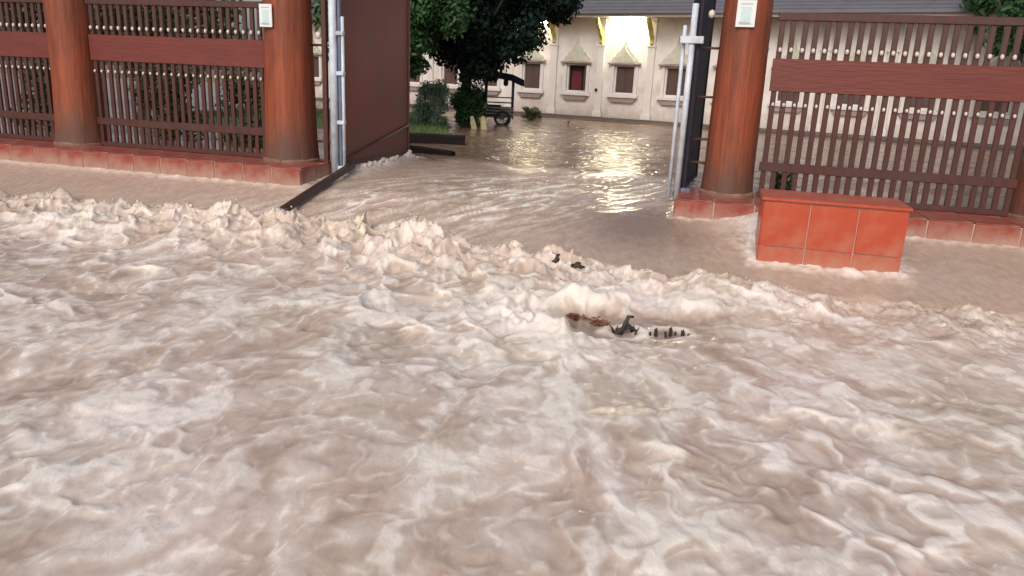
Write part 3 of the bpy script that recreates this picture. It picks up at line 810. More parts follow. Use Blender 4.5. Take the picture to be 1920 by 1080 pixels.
# ------------------------------------------------------------------ bar and beams carried by the flood
def bar_between(name, p0, p1, wd, ht, mt, label, cat, group=None, taper=1.0, bow=0.0):
    p0, p1 = Vector(p0), Vector(p1)
    d = p1 - p0; Lg = d.length
    root = MB()
    n = 9; vv, ff = [], []
    rr = random.Random(len(label))
    for i in range(n):
        x = Lg * i / (n - 1); k = 1 + (taper - 1) * i / (n - 1)
        zb = bow * math.sin(PI * i / (n - 1))
        for (sy, sz) in ((-1, -1), (-0.72, -1.0), (0.72, -1.0), (1, -0.7), (1, 0.7), (0.75, 1), (-0.75, 1), (-1, 0.72)):
            vv.append((x + (rr.uniform(-0.03, 0.03) if i in (0, n - 1) else 0), sy * wd / 2 * k * rr.uniform(0.96, 1.03), sz * ht / 2 * k * rr.uniform(0.95, 1.04) + zb))
    for i in range(n - 1):
        for j in range(8):
            ff.append((i * 8 + j, i * 8 + (j + 1) % 8, (i + 1) * 8 + (j + 1) % 8, (i + 1) * 8 + j))
    ff.append(tuple(range(7, -1, -1))); ff.append(tuple((n - 1) * 8 + j for j in range(8)))
    o_ = root.add(vv, ff).build(name, mt)
    o_.location = p0
    o_.rotation_euler = d.to_track_quat('X', 'Z').to_euler()
    return tag(o_, label, cat, group)
bar_between('steel_bar', (-2.71, 8.10, 0.20), (-2.25, 10.32, 0.585), 0.085, 0.07, M['dark_steel'], 'dark bar sloping from the left gate post down into the water', 'bar')
bar_between('timber_beam', (-2.55, 14.95, 0.60), (-1.06, 15.05, 0.59), 0.16, 0.21, M['black_wood'], 'longer black timber beam lying behind the maroon gate leaf', 'beam', 'black beams in the flood')
bar_between('timber_beam', (-2.10, 13.35, 0.55), (-1.10, 12.85, 0.50), 0.14, 0.16, M['black_wood'], 'shorter black timber beam half sunk, nearer the gate leaf', 'beam', 'black beams in the flood')

# ------------------------------------------------------------------ temple hall
BA = R(-30)
hall = empty('temple_hall', (3.467, 26.952, 0.0), BA)
tag(hall, 'white temple hall with pointed window surrounds and grey eaves', 'building')
K0, K1, BAY = -8, 7, 1.83
WX = [0.08 + BAY * k for k in range(K0, K1 + 1)]
u0, u1 = WX[0] - BAY / 2, WX[-1] + BAY / 2
ZB, ZS, ZW, ZE = 0.65, 1.46, 2.44, 3.97
wl_ = MB()
for c in WX:
    a, b = c - BAY / 2, c + BAY / 2
    wl_.box(a, c - 0.385, 0, 0.25, 0.3, ZE)
    wl_.box(c + 0.385, b, 0, 0.25, 0.3, ZE)
    wl_.box(c - 0.385, c + 0.385, 0, 0.25, 0.3, ZS)
    wl_.box(c - 0.385, c + 0.385, 0, 0.25, ZW, ZE)
wl_.build('wall', M['white_wall'], hall)
MB().box(u0 + 0.01, u1 - 0.01, 0.45, 8.0, 0.3, ZE - 0.01).build('rear_body', M['dark_room'], hall)
MB().box(u0, u1, 7.9, 8.1, 0.3, ZE - 0.02).build('rear_wall', M['white_wall'], hall)
for ux in (u0, u1 - 0.25):
    MB().box(ux, ux + 0.25, 0.252, 7.898, 0.3, ZE - 0.004).build('side_wall', M['white_wall'], hall)
bs_ = MB(); bs_.prism_x([(-0.22, 0.2), (-0.22, 0.53), (-0.16, 0.57), (-0.13, 0.65), (-0.002, 0.65), (-0.002, 0.2)], u0 - 0.15, u1 + 0.15)
bs_.build('base_course', M['base_dark'], hall)
# pilasters
pm = None
for k in range(len(WX) + 1):
    ux = u0 + BAY * k
    if pm is None:
        p_ = MB().box(-0.13, 0.13, -0.085, -0.002, 0.66, ZE - 0.02, 0.008)
        p_.box(-0.17, 0.17, -0.115, -0.003, 0.655, 0.85, 0.008)
        p_.box(-0.16, 0.16, -0.11, -0.003, 3.02, 3.09, 0.008)
        o_ = p_.build('pilaster', M['white_trim'], hall); pm = o_.data
    else:
        o_ = link('pilaster', pm, hall)
    o_.location = (ux, 0, 0)
# eave brackets in the shape of a curling serpent
bmesh_ = None
prof = [(-0.09, 3.08), (-0.15, 3.14), (-0.13, 3.26), (-0.19, 3.36), (-0.30, 3.43), (-0.34, 3.54), (-0.46, 3.62), (-0.56, 3.74), (-0.62, 3.93), (-0.50, 3.93), (-0.44, 3.82), (-0.34, 3.75), (-0.29, 3.66), (-0.20, 3.60), (-0.16, 3.48), (-0.09, 3.40)]
for k in range(len(WX) + 1):
    ux = u0 + BAY * k
    if bmesh_ is None:
        o_ = MB().prism_x(prof, -0.055, 0.055).build('eave_bracket', M['gold'], hall); bmesh_ = o_.data
    else:
        o_ = link('eave_bracket', bmesh_, hall)
    o_.location = (ux, 0, 0)
# windows
def win_meshes():
    d = {}
    f = MB()
    for (xa, xb, za, zb) in ((-0.383, -0.325, ZS + 0.002, ZW - 0.002), (0.325, 0.383, ZS + 0.002, ZW - 0.002), (-0.325, 0.325, ZS + 0.002, ZS + 0.06), (-0.325, 0.325, ZW - 0.06, ZW - 0.002)):
        f.box(xa, xb, 0.03, 0.11, za, zb)
    d['frame'] = (f, 'white_trim')
    s = MB().box(-0.56, 0.56, -0.14, 0.0 - 0.003, ZS - 0.115, ZS - 0.003, 0.008)
    d['sill'] = (s, 'white_trim')
    c = MB().prism([(-0.50, ZS - 0.118), (0.50, ZS - 0.118), (0.46, ZS - 0.20), (0.40, ZS - 0.27), (-0.40, ZS - 0.27), (-0.46, ZS - 0.20)], -0.10, -0.003)
    d['sill_moulding'] = (c, 'sill_under')
    d['jamb'] = (MB().box(-0.50, -0.387, -0.05, -0.003, ZS, ZW + 0.0, 0.006), 'white_trim')
    d['jamb '] = (MB().box(0.387, 0.50, -0.05, -0.003, ZS, ZW, 0.006), 'white_trim')
    # stepped, flame-edged pediment
    pts = [(-0.58, ZW + 0.002), (-0.58, ZW + 0.09), (-0.49, ZW + 0.12), (-0.45, ZW + 0.22), (-0.35, ZW + 0.27), (-0.31, ZW + 0.37), (-0.21, ZW + 0.43), (-0.16, ZW + 0.53), (-0.07, ZW + 0.62), (-0.035, ZW + 0.76), (0, ZW + 0.92)]
    pts = pts + [(-x, z) for x, z in reversed(pts[:-1])]
    p = MB().prism(list(reversed(pts)), -0.10, -0.003)
    d['pediment'] = (p, 'pediment')
    q = [(x * 0.70, ZW + 0.07 + (z - ZW) * 0.62) for x, z in pts]
    d['pediment_panel'] = (MB().prism(list(reversed(q)), -0.135, -0.102), 'pediment')
    d['lintel'] = (MB().box(-0.60, 0.60, -0.15, -0.104, ZW + 0.004, ZW + 0.06, 0.006), 'sill_under')
    return d
wm = win_meshes(); wdata = {}
sh = {}
for i, c in enumerate(WX):
    w_ = empty('window', (c, 0, 0), 0, hall)
    for nm, (mb_, mt) in wm.items():
        if nm not in wdata:
            o_ = mb_.build(nm.strip(), M[mt], w_); wdata[nm] = o_.data
        else:
            o_ = link(nm.strip(), wdata[nm], w_)
    kk = K0 + i
    if kk == -1:                               # the one with its shutter open and a red curtain
        MB().box(-0.324, 0.324, 0.20, 0.21, ZS + 0.06, ZW - 0.06).build('unlit_room_panel', M['dark_room'], w_)  # solid panel painted near-black for the unlit room behind
        cu = MB(); nn = 22; vv, ff = [], []
        for a in range(nn):
            x = -0.24 + 0.40 * a / (nn - 1)
            y = 0.16 + 0.016 * math.sin(a * 1.7)
            vv += [(x, y, ZS + 0.062), (x - 0.03 * (a / nn), y, ZW - 0.25 + 0.02 * math.sin(a * 0.9))]
        for a in range(nn - 1):
            ff.append((2 * a, 2 * a + 2, 2 * a + 3, 2 * a + 1))
        cu.add(vv, ff).build('curtain', M['curtain'], w_, smooth=True)['label'] = 'dark red curtain'
        MB().box(0, 0.022, -0.26, 0.0, ZS + 0.065, ZW - 0.065, 0.004).build('shutter', M['shutter'], w_, loc=(0.30, 0.14, 0), rot=(0, 0, R(12)))
    else:
        for sx in (-1, 1):
            if sx not in sh:
                s_ = MB().box(min(0.003 * sx, 0.322 * sx), max(0.003 * sx, 0.322 * sx), 0.085, 0.105, ZS + 0.062, ZW - 0.062, 0.004)
                xa, xb = sorted((0.05 * sx, 0.275 * sx))
                for (za, zb) in ((ZS + 0.11, ZS + 0.46), (ZS + 0.51, ZW - 0.12)):
                    s_.box(xa, xb, 0.076, 0.0846, za, zb, 0.003)
                o_ = s_.build('shutter', M['shutter'], w_); sh[sx] = o_.data
            else:
                o_ = link('shutter', sh[sx], w_)
MB().box(-0.94, -0.86, -0.148, -0.09, 1.52, 1.62, 0.006).build('wall_box', M['cart_dark'], hall)
# eaves and roof
MB().box(u0 - 0.5, u1 + 0.5, -0.86, 0.30, ZE, ZE + 0.05).build('soffit', M['white_trim'], hall)
MB().box(u0 - 0.5, u1 + 0.5, -0.92, -0.862, ZE - 0.05, ZE + 0.07, 0.006).build('fascia', M['white_trim'], hall)
rf = MB(); rf.prism_x([(-1.02, ZE + 0.072), (-1.02, ZE + 0.12), (4.0, ZE + 3.6), (9.0, ZE + 0.12), (9.0, ZE + 0.072)], u0 - 0.7, u1 + 0.7)
roof = rf.build('roof', M['roof'], hall)
rows = MB()
sl = math.atan2(3.48, 5.02)
for r_ in range(22):                           # tile courses
    d0 = 0.02 + r_ * 0.20
    y = -1.02 + d0 * math.cos(sl); z = ZE + 0.12 + d0 * math.sin(sl)
    dy, dz = 0.198 * math.cos(sl), 0.198 * math.sin(sl)
    rows.prism_x([(y, z + 0.004), (y - 0.012, z + 0.040), (y + dy, z + dz + 0.012), (y + dy, z + dz + 0.004)], u0 - 0.69, u1 + 0.69)
rows.build('tile_courses', M['roof'], roof)
MB().box(u0 - 0.7, u1 + 0.7, -1.05, -1.022, ZE + 0.04, ZE + 0.14, 0.005).build('gutter', M['roof'], hall)

# lit fluorescent lamps under the eaves
def lamp_mat(name, c, e):
    m, nt, bs = node_mat(name)
    bs.inputs['Base Color'].default_value = (*c, 1)
    bs.inputs['Emission Color'].default_value = (*c, 1)
    bs.inputs['Emission Strength'].default_value = e
    return m
M['lamp'] = lamp_mat('lit_tube', (1.0, 0.90, 0.62), 110.0)
M['lamp_dim'] = lamp_mat('dimmer_lit_tube', (1.0, 0.90, 0.62), 36.0)
def eave_lamp(u, label, lm='lamp'):
    ca_, sa_ = math.cos(BA), math.sin(BA)
    x = 3.467 + u * ca_ + 0.11 * sa_; y = 26.952 + u * sa_ - 0.11 * ca_
    root = empty('eave_lamp', (x, y, ZE - 0.002), BA)
    MB().box(-0.62, 0.62, -0.05, 0.05, -0.05, -0.002, 0.005).build('fitting', M['white_trim'], root)
    MB().box(-0.58, 0.58, -0.075, 0.075, -0.17, -0.056, 0.02).build('diffuser', M[lm], root)
    for sx in (-1, 1):
        MB().box(sx * 0.60 - 0.015, sx * 0.60 + 0.015, -0.07, 0.07, -0.165, -0.052, 0.003).build('end_cap', M['white_trim'], root)
    tag(root, label, 'lamp', 'lit lamps under the temple eaves')
eave_lamp(WX[8], 'lit warm white lamp above the middle temple window')
eave_lamp(WX[6], 'lit lamp under the eaves behind the dark tree', 'lamp_dim')

# ------------------------------------------------------------------ trees and shrubs
def leaves_mesh(name, centers, radii, n, size, mt, parent, seed, droop=0.3, aspect=2.2):
    r_ = np.random.default_rng(seed)
    centers = np.array(centers, float); radii = np.array(radii, float)
    wts = np.prod(radii, 1) ** 0.67; wts /= wts.sum()
    ci = r_.choice(len(centers), n, p=wts)
    dirs = r_.standard_normal((n, 3)); dirs /= np.linalg.norm(dirs, axis=1)[:, None]
    rad = r_.random(n) ** 0.45
    P = centers[ci] + dirs * rad[:, None] * radii[ci] * (1 + 0.10 * r_.standard_normal((n, 1)))
    nm = dirs * 0.7 + r_.standard_normal((n, 3)) * 0.55 + np.array([0, 0, 0.5])
    nm /= np.linalg.norm(nm, axis=1)[:, None]
    ax = np.cross(nm, r_.standard_normal((n, 3))); ax[:, 2] -= droop
    ax -= nm * (ax * nm).sum(1)[:, None]
    ax /= np.linalg.norm(ax, axis=1)[:, None]
    bx_ = np.cross(nm, ax)
    sz = size * r_.uniform(0.6, 1.4, n)[:, None]
    a = P - ax * sz * 0.5; b = P + bx_ * sz / aspect * 0.5 + nm * sz * 0.06; c = P + ax * sz * 0.5 - nm * sz * 0.08; d = P - bx_ * sz / aspect * 0.5 + nm * sz * 0.06
    V = np.stack([a, b, c, d], 1).reshape(-1, 3)
    Fq = np.arange(n * 4).reshape(n, 4)
    ctone = r_.random(len(centers))
    tone = np.clip(0.45 * r_.random(n) + 0.55 * ctone[ci], 0, 1)
    return mesh_np(name, V, Fq, M[mt], smooth=False, parent=parent, attrs={'tone': np.repeat(tone, 4)})

def tree(x, y, z0, crown_c, crown_r, h_fork, rtrunk, n, size, mt, label, seed, nclump=70, group='courtyard trees'):
    r_ = random.Random(seed)
    root = empty('leafy_tree', (x, y, z0))
    cc = Vector(crown_c) - Vector((x, y, z0)); cr = Vector(crown_r)
    tr = MB()
    pts = [(0, 0, -0.2), (0.02, 0.0, 0.12), (0.05, 0.03, h_fork * 0.5), (0.0, 0.05, h_fork)]
    tr.tube(pts, [rtrunk * 1.5, rtrunk * 1.12, rtrunk, rtrunk * 0.85], 12)
    tr.build('trunk', M['bark'], root, smooth=True)
    limbs = MB()
    for k in range(9):
        a = 2 * PI * k / 9 + r_.uniform(-0.3, 0.3)
        e = Vector((cc.x + cr.x * 0.7 * math.cos(a), cc.y + cr.y * 0.7 * math.sin(a), cc.z + cr.z * r_.uniform(-0.55, 0.6)))
        s = Vector((0, 0.05, h_fork * r_.uniform(0.8, 1.0)))
        mid = s.lerp(e, 0.5) + Vector((r_.uniform(-.15, .15), r_.uniform(-.15, .15), r_.uniform(0.0, 0.25)))
        limbs.tube([s, mid, e], [rtrunk * 0.5, rtrunk * 0.3, rtrunk * 0.08], 7)
    limbs.build('limbs', M['bark'], root, smooth=True)
    cs, rs = [], []
    while len(cs) < nclump:
        v = Vector((r_.uniform(-1, 1), r_.uniform(-1, 1), r_.uniform(-1, 1)))
        if v.length > 1 or v.length < 0.25: continue
        k = r_.uniform(0.10, 0.22)
        cs.append((cc.x + v.x * cr.x * 0.88, cc.y + v.y * cr.y * 0.88, cc.z + v.z * cr.z * 0.88))
        rs.append((cr.x * k * 1.15, cr.y * k * 1.15, cr.z * k))
    leaves_mesh('crown', cs, rs, n, size, mt, root, seed)
    tag(root, label, 'tree', group)
    return root
tree(-1.55, 21.7, 0.50, (-0.92, 20.4, 4.15), (2.40, 2.0, 2.45), 1.35, 0.16, 60000, 0.15, 'leaf_backlit', 'dense dark tree in front of the white temple hall', 3, 190)
tree(-4.4, 18.6, 0.52, (-3.05, 17.9, 3.45), (1.85, 1.5, 2.05), 1.3, 0.12, 34000, 0.14, 'leaf_green', 'brighter green tree showing just right of the maroon gate leaf', 5, 120)
tree(-8.6, 17.5, 0.50, (-8.4, 17.3, 3.6), (2.6, 2.2, 2.2), 1.3, 0.15, 13000, 0.16, 'leaf_olive', 'olive green tree behind the left fence', 9, 70)
tree(-13.0, 21.5, 0.50, (-12.8, 21.5, 4.0), (3.0, 2.5, 2.8), 1.5, 0.18, 12000, 0.19, 'leaf_green', 'green tree far off behind the leftmost fence panel', 10, 70)
tree(12.6, 19.0, 0.50, (12.5, 19.0, 4.3), (2.2, 2.0, 2.0), 1.8, 0.14, 10000, 0.17, 'leaf_green', 'green tree behind the right-hand fence before the hall', 12, 60)

def shrub(x, y, z0, w_, d_, h_, n, size, mt, label, seed, name='shrub', group='shrubs in the courtyard'):
    r_ = random.Random(seed)
    root = empty(name, (x, y, z0))
    st = MB()
    for k in range(7):
        a = 2 * PI * k / 7
        st.tube([(0.03 * math.cos(a), 0.03 * math.sin(a), -0.12), (w_ * 0.22 * math.cos(a), d_ * 0.22 * math.sin(a), h_ * 0.45), (w_ * 0.35 * math.cos(a), d_ * 0.35 * math.sin(a), h_ * 0.8)], [0.016, 0.012, 0.005], 5)
    st.build('stems', M['bark'], root)
    cs, rs = [], []
    for k in range(36):
        a = r_.uniform(0, 2 * PI); q = math.sqrt(r_.random()) * 0.36; zz = r_.uniform(0.04, 0.85)
        tp = 1.0 - 0.5 * max(0, zz - 0.4)
        cs.append((w_ * q * math.cos(a) * tp, d_ * q * math.sin(a) * tp, h_ * zz))
        rs.append((w_ * 0.17, d_ * 0.17, h_ * 0.15))
    leaves_mesh('foliage', cs, rs, n, size, mt, root, seed)
    tag(root, label, 'shrub', group)
shrub(-2.30, 20.0, 0.54, 1.20, 0.9, 1.22, 6500, 0.075, 'leaf_grey', 'grey green rounded shrub on the lawn by the gate leaf', 21)
shrub(-1.42, 20.7, 0.50, 1.15, 0.9, 1.22, 7000, 0.075, 'leaf_green', 'dark green shrub left of the three-wheeled cart', 22)
shrub(-3.85, 22.6, 0.52, 1.1, 0.9, 1.0, 3000, 0.08, 'leaf_green', 'green shrub half hidden behind the open gate leaf', 23)
shrub(0.38, 25.9, 0.50, 0.80, 0.5, 0.46, 1500, 0.07, 'leaf_olive', 'small olive shrub at the foot of the temple wall', 24)
shrub(-6.2, 13.6, 0.48, 1.5, 1.0, 1.5, 4200, 0.09, 'leaf_olive', 'olive shrub behind the left fence panel', 25)
shrub(-4.55, 13.2, 0.48, 1.4, 1.0, 1.35, 4200, 0.09, 'leaf_olive', 'olive shrub close behind the left gate pillar', 26)
shrub(-8.6, 14.2, 0.48, 1.7, 1.1, 1.3, 4000, 0.10, 'leaf_green', 'green shrub behind the leftmost fence', 27)
shrub(3.55, 10.1, 0.48, 0.35, 0.3, 0.30, 700, 0.06, 'leaf_green', 'tuft of green weeds behind the fence right of the right pillar', 28)

# lawn bank and its grass
lx, ly = np.meshgrid(np.linspace(-9, -0.9, 70), np.linspace(16.4, 25.5, 60))
edge = np.minimum(np.minimum((lx + 9.2) / 0.8, (-1.15 - 0.10 * (ly - 20) - lx) / 1.6), np.minimum((ly - 16.9 - 0.35 * np.sin(lx)) / 1.2, 1))
lz = 0.42 + 0.16 * sstep(-0.3, 1.0, edge) + 0.012 * perlin(lx * 2, ly * 2, 200)
li = np.arange(60 * 70).reshape(60, 70)
lq = np.stack([li[:-1, :-1], li[:-1, 1:], li[1:, 1:], li[1:, :-1]], -1).reshape(-1, 4)
tag(mesh_np('lawn', np.stack([lx, ly, lz], -1).reshape(-1, 3), lq, M['lawn']), kind='structure')
NG = 16000
gx = rng.uniform(-8.5, -1.2, NG); gy = rng.uniform(17.0, 24.8, NG)
fi = ((gy - 16.4) / 9.1 * 59).astype(int); fj = ((gx + 9) / 8.1 * 69).astype(int)
gz = lz[fi, fj]
ok = gz > 0.53
gx, gy, gz = gx[ok], gy[ok], gz[ok]; n_ = len(gx)
aa = rng.uniform(0, 2 * PI, n_); hh = rng.uniform(0.04, 0.11, n_); bb = 0.010
ln = rng.normal(0, 0.025, (n_, 2))
V = np.stack([np.stack([gx - bb * np.cos(aa), gy - bb * np.sin(aa), gz - 0.01], -1), np.stack([gx + bb * np.cos(aa), gy + bb * np.sin(aa), gz - 0.01], -1), np.stack([gx + ln[:, 0], gy + ln[:, 1], gz + hh], -1)], 1).reshape(-1, 3)
o = mesh_np('grass', V, np.arange(n_ * 3).reshape(n_, 3), M['grass'], smooth=False, attrs={'tone': np.repeat(rng.random(n_), 3)})
tag(o, 'short green grass on the lawn behind the gate', 'grass', kind='stuff')

# ------------------------------------------------------------------ three-wheeled vendor cart
def cart():
    root = empty('vendor_tricycle', (-0.98, 22.2, 0.47), R(4))
    root.scale = (1.18, 1.1, 1.16)
    def wheel(x, y, r_):
        w_ = empty('wheel', (x, y, r_), 0, root)
        n = 20; vv, ff = [], []
        for j in range(n):
            a = 2 * PI * j / n
            for q in range(8):
                b = 2 * PI * q / 8
                rr = r_ - 0.028 + 0.028 * math.cos(b)
                vv.append((rr * math.cos(a), 0.026 * math.sin(b), rr * math.sin(a)))
        for j in range(n):
            for q in range(8):
                ff.append((j * 8 + q, j * 8 + (q + 1) % 8, ((j + 1) % n) * 8 + (q + 1) % 8, ((j + 1) % n) * 8 + q))
        MB().add(vv, ff).build('tyre', M['rubber'], w_, smooth=True)
        rm = MB()
        for j in range(10):
            a = PI * j / 10
            rm.tube([((r_ - 0.05) * math.cos(a), 0, (r_ - 0.05) * math.sin(a)), (-(r_ - 0.05) * math.cos(a), 0, -(r_ - 0.05) * math.sin(a))], 0.004, 5)
        rm.tube([(0, -0.03, 0), (0, 0.03, 0)], 0.03, 8)
        rm.build('spokes', M['cart_frame'], w_)
    wheel(-0.55, 0.0, 0.20); wheel(0.40, -0.30, 0.20); wheel(0.40, 0.30, 0.20)
    # cargo tray with slatted sides
    MB().box(-0.02, 0.66, -0.25, 0.25, 0.22, 0.25, 0.004).build('tray', M['cart_bin'], root)
    for z in (0.30, 0.37, 0.44):
        for (xa, xb, ya, yb) in ((-0.02, 0.66, -0.262, -0.248), (-0.02, 0.66, 0.248, 0.262), (0.652, 0.666, -0.246, 0.246)):
            MB().box(xa, xb, ya, yb, z, z + 0.035, 0.002).build('slat', M['cart_bin'], root)
    MB().box(0.02, 0.36, -0.20, 0.20, 0.252, 0.52, 0.01).build('crate', M['cart_dark'], root)
    MB().box(-0.50, -0.05, -0.22, 0.22, 0.24, 0.86, 0.05).build('body_panel', M['cart_dark'], root)
    MB().box(-0.045, -0.02, -0.24, 0.24, 0.55, 1.20, 0.005).build('back_panel', M['cart_dark'], root)
    MB().box(0.38, 0.60, -0.18, 0.18, 0.252, 0.44, 0.02).build('crate', M['cart_bin'], root)
    for (x, y) in ((-0.0, -0.24), (-0.0, 0.24), (0.64, -0.24), (0.64, 0.24)):
        MB().tube([(x, y, 0.20), (x, y, 1.22)], 0.020, 8).build('post', M['cart_frame'], root, smooth=True)
    for z in (0.58, 0.70):
        MB().tube([(0.0, -0.24, z), (0.64, -0.24, z), (0.64, 0.24, z), (0.0, 0.24, z)], 0.010, 6).build('side_rail', M['cart_frame'], root)
    # canopy, its front flap drooping
    cv = MB(); prof_ = [(-0.66, 1.18), (-0.30, 1.26), (-0.05, 1.28), (0.30, 1.30), (0.60, 1.26), (0.88, 1.14)]
    vv, ff = [], []
    for (x, z) in prof_:
        for (y, dz) in ((-0.44, -0.12), (-0.3, 0.0), (0.3, 0.0), (0.44, -0.12)):
            vv += [(x, y, z + dz), (x, y, z + dz - 0.035)]
    for i in range(len(prof_) - 1):
        for j in range(3):
            a = (i * 4 + j) * 2; b = a + 2; c = a + 8; d = a + 10
            ff += [(a, b, d, c), (a + 1, c + 1, d + 1, b + 1)]
        for j in (0, 3):
            a = (i * 4 + j) * 2; c = a + 8
            ff.append((a, c, c + 1, a + 1))
    for i in (0, len(prof_) - 1):
        for j in range(3):
            a = (i * 4 + j) * 2
            ff.append((a, a + 1, a + 3, a + 2))
    cv.add(vv, ff).build('canopy', M['canopy'], root)
    MB().lathe([(0.02, 0.0), (0.055, 0.02), (0.06, 0.12), (0.03, 0.18), (0.01, 0.22)], 10).build('hanging_bag', M['cart_dark'], root, loc=(0.45, -0.20, 0.98))
    # riding half: frame, tank, seat, bars
    MB().tube([(-0.55, 0, 0.20), (-0.45, 0, 0.52), (-0.40, 0, 0.70)], 0.020, 8).build('fork', M['cart_frame'], root, smooth=True)
    MB().tube([(-0.45, 0, 0.50), (-0.15, 0, 0.42), (0.10, 0, 0.24), (0.40, 0, 0.20)], 0.022, 8).build('frame', M['cart_frame'], root, smooth=True)
    MB().lathe([(0.02, -0.17), (0.07, -0.14), (0.085, 0.0), (0.07, 0.12), (0.02, 0.16)], 12).build('tank', M['cart_dark'], root, smooth=True, loc=(-0.30, 0, 0.54), rot=(0, R(80), 0))
    MB().box(-0.20, 0.0, -0.08, 0.08, 0.52, 0.58, 0.02).build('seat', M['rubber'], root)
    MB().tube([(-0.36, -0.26, 0.74), (-0.40, -0.08, 0.71), (-0.40, 0.08, 0.71), (-0.36, 0.26, 0.74)], 0.012, 6).build('handlebar', M['cart_frame'], root, smooth=True)
    MB().box(-0.40, 0.02, -0.13, 0.13, 0.24, 0.42, 0.03).build('engine', M['cart_dark'], root)
    MB().tube([(0.40, -0.30, 0.20), (0.40, 0.30, 0.20)], 0.015, 8).build('axle', M['cart_frame'], root, smooth=True)
    tag(root, 'dark three-wheeled vendor cart with canopy parked by the temple wall', 'cart')
cart()

# ------------------------------------------------------------------ small things in the courtyard
def yellow_post(x, y, rz, ln_, label):
    root = MB()
    root.add([(-0.075, -0.045, 0), (0.075, -0.045, 0), (0.075, 0.045, 0), (-0.075, 0.045, 0),
              (-0.07 + ln_ * 0.5, -0.04, 0.17), (0.065 + ln_ * 0.5, -0.04, 0.17), (0.065 + ln_ * 0.5, 0.04, 0.17), (-0.07 + ln_ * 0.5, 0.04, 0.17),
              (-0.05 + ln_, -0.03, 0.33), (0.035 + ln_, -0.03, 0.345), (0.035 + ln_, 0.03, 0.345), (-0.05 + ln_, 0.03, 0.33)],
             [(0, 1, 5, 4), (1, 2, 6, 5), (2, 3, 7, 6), (3, 0, 4, 7), (4, 5, 9, 8), (5, 6, 10, 9), (6, 7, 11, 10), (7, 4, 8, 11), (8, 9, 10, 11), (3, 2, 1, 0)])
    o_ = root.build('marker_stone', M['yellow'], loc=(x, y, 0.49), rot=(0, 0, rz))
    tag(o_, label, 'marker stone', 'pale yellow marker stones')
yellow_post(-1.17, 20.0, 0.1, -0.07, 'pale yellow marker stone, left one of the two by the cart')
yellow_post(-0.91, 20.0, -0.1, -0.05, 'pale yellow marker stone, right one of the two nearer the cart')
po = empty('white_post', (-3.18, 21.6, 0.52))
MB().tube([(0, 0, -0.1), (0, 0, 0.98)], 0.042, 10).build('shaft', M['white_trim'], po, smooth=True)
MB().lathe([(0.05, 0.98), (0.06, 1.0), (0.05, 1.03), (0.01, 1.05)], 10).build('cap', M['concrete'], po)
MB().box(-0.10, 0.10, -0.10, 0.10, -0.1, 0.06, 0.01).build('foot', M['concrete'], po)
tag(po, 'thin white post on the lawn at the edge of the gate leaf', 'post')
tw = MB(); tw.tube([(0, 0, -0.05), (0.02, 0, 0.06), (0.06, 0.0, 0.14)], [0.022, 0.018, 0.008], 7); tw.tube([(0.015, 0, 0.05), (-0.05, 0.01, 0.12)], [0.014, 0.006], 6); tw.tube([(0.03, 0, 0.08), (0.08, -0.02, 0.09)], [0.012, 0.004], 6)
tag(tw.build('broken_twig', M['debris'], loc=(1.52, 24.2, 0.52)), 'small dark twig standing up in the courtyard water', 'twig')

# ------------------------------------------------------------------ debris in the road
def snag(loc, rz, label, seed, sx, sz, n):
    r_ = random.Random(seed)
    m = MB()
    m.tube([(-sx, 0.02, -0.05), (-sx * 0.3, 0, sz * 0.35), (sx * 0.25, -0.01, sz * 0.55), (sx * 0.8, 0.02, sz * 0.25)], [0.016, 0.020, 0.017, 0.008], 7)
    m.tube([(-sx * 0.55, 0.0, -0.06), (-sx * 0.05, -0.01, sz * 0.6), (sx * 0.15, 0.0, sz), (sx * 0.45, 0.0, sz * 0.98)], [0.020, 0.018, 0.015, 0.010], 7)
    for k in range(n):
        a = Vector((r_.uniform(-0.8, 0.8) * sx, r_.uniform(-0.04, 0.04), r_.uniform(-0.05, 0.3 * sz)))
        d = Vector((r_.uniform(-1, 1) * sx * 0.6, r_.uniform(-0.06, 0.06), r_.uniform(0.1, 0.7) * sz))
        m.tube([a, a + d * 0.5 + Vector((0, 0, 0.01)), a + d], [0.011, 0.008, 0.003], 5)
    o_ = m.build('snagged_branch', M['debris'], loc=loc, rot=(0, 0, rz), smooth=True)
    tag(o_, label, 'branch', 'dark branches caught in the flood')
snag((0.87, 5.42, -0.055), 0.1, 'larger dark branch tangle snagged in the swirling pocket', 1, 0.13, 0.17, 12)
snag((0.40, 6.80, wz(0.40, 6.80) - 0.065), 0.3, 'small dark branch poking out of the breaking wave', 2, 0.07, 0.10, 3)
snag((0.58, 6.74, wz(0.58, 6.74) - 0.035), -0.4, 'low twig bundle lying right of the branch in the breaking wave', 3, 0.10, 0.05, 5)
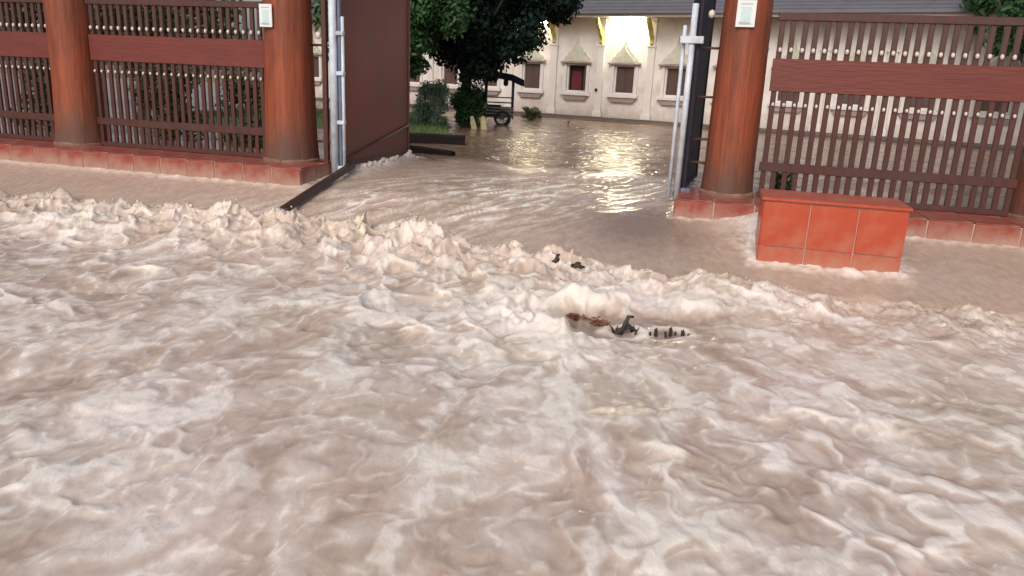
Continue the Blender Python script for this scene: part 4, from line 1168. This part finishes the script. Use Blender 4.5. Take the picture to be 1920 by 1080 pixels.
def crate_piece():
    root = empty('crate_fragment', (1.18, 5.36, -0.022), R(-6))
    for i, (x, h_, w_) in enumerate(((-0.13, 0.045, 0.020), (-0.085, 0.075, 0.024), (-0.01, 0.060, 0.018), (0.025, 0.085, 0.026), (0.060, 0.055, 0.016), (0.115, 0.080, 0.030), (0.150, 0.050, 0.018))):
        MB().prism([(-w_ / 2, -0.12), (w_ / 2, -0.12), (w_ / 2 * 0.9, h_ * 0.7), (w_ * 0.1, h_), (-w_ * 0.2, h_ * 0.82), (-w_ / 2, h_ * 0.9)], -0.008, 0.008).build('slat', M['debris'], root, loc=(x, random.uniform(-0.02, 0.02), 0), rot=(R(random.uniform(-25, 15)), R(random.uniform(-14, 14)), R(random.uniform(-30, 30))))
    MB().box(-0.14, 0.17, 0.016, 0.034, -0.06, -0.01, 0.004).build('rail', M['debris'], root)
    tag(root, 'dark slatted crate fragment in the water right of the branch stub', 'crate fragment')
crate_piece()
def litter(x, y, z, label, seed):
    r_ = np.random.default_rng(seed)
    n = 70
    c = r_.normal(0, 1, (n, 3)) * np.array([0.034, 0.024, 0.014]) + np.array([0, 0, 0.0])
    a = r_.uniform(0, 6.28, n); sz = r_.uniform(0.012, 0.028, n)
    up = r_.normal(0, 0.35, (n, 3)) + np.array([0, -0.3, 1]); up /= np.linalg.norm(up, axis=1)[:, None]
    ax = np.stack([np.cos(a), np.sin(a), 0 * a], -1); ax -= up * (ax * up).sum(1)[:, None]; ax /= np.linalg.norm(ax, axis=1)[:, None]
    bx_ = np.cross(up, ax)
    pts = [c + ax * sz[:, None], c + bx_ * sz[:, None] * 0.45 + up * 0.004, c - ax * sz[:, None], c - bx_ * sz[:, None] * 0.45 + up * 0.004]
    V = np.stack(pts, 1).reshape(-1, 3)
    o_ = mesh_np('leaf_clump', V, np.arange(n * 4).reshape(n, 4), M['rust'], smooth=False)
    o_.location = (x, y, z)
    tag(o_, label, 'leaf clump', kind='stuff')
litter(0.50, 5.62, wz(0.50, 5.62) + 0.02, 'rusty brown clump of leaves, left one by the branch stub', 1)
litter(0.68, 5.56, wz(0.68, 5.56) + 0.02, 'rusty brown clump of leaves nearest the branch stub', 2)
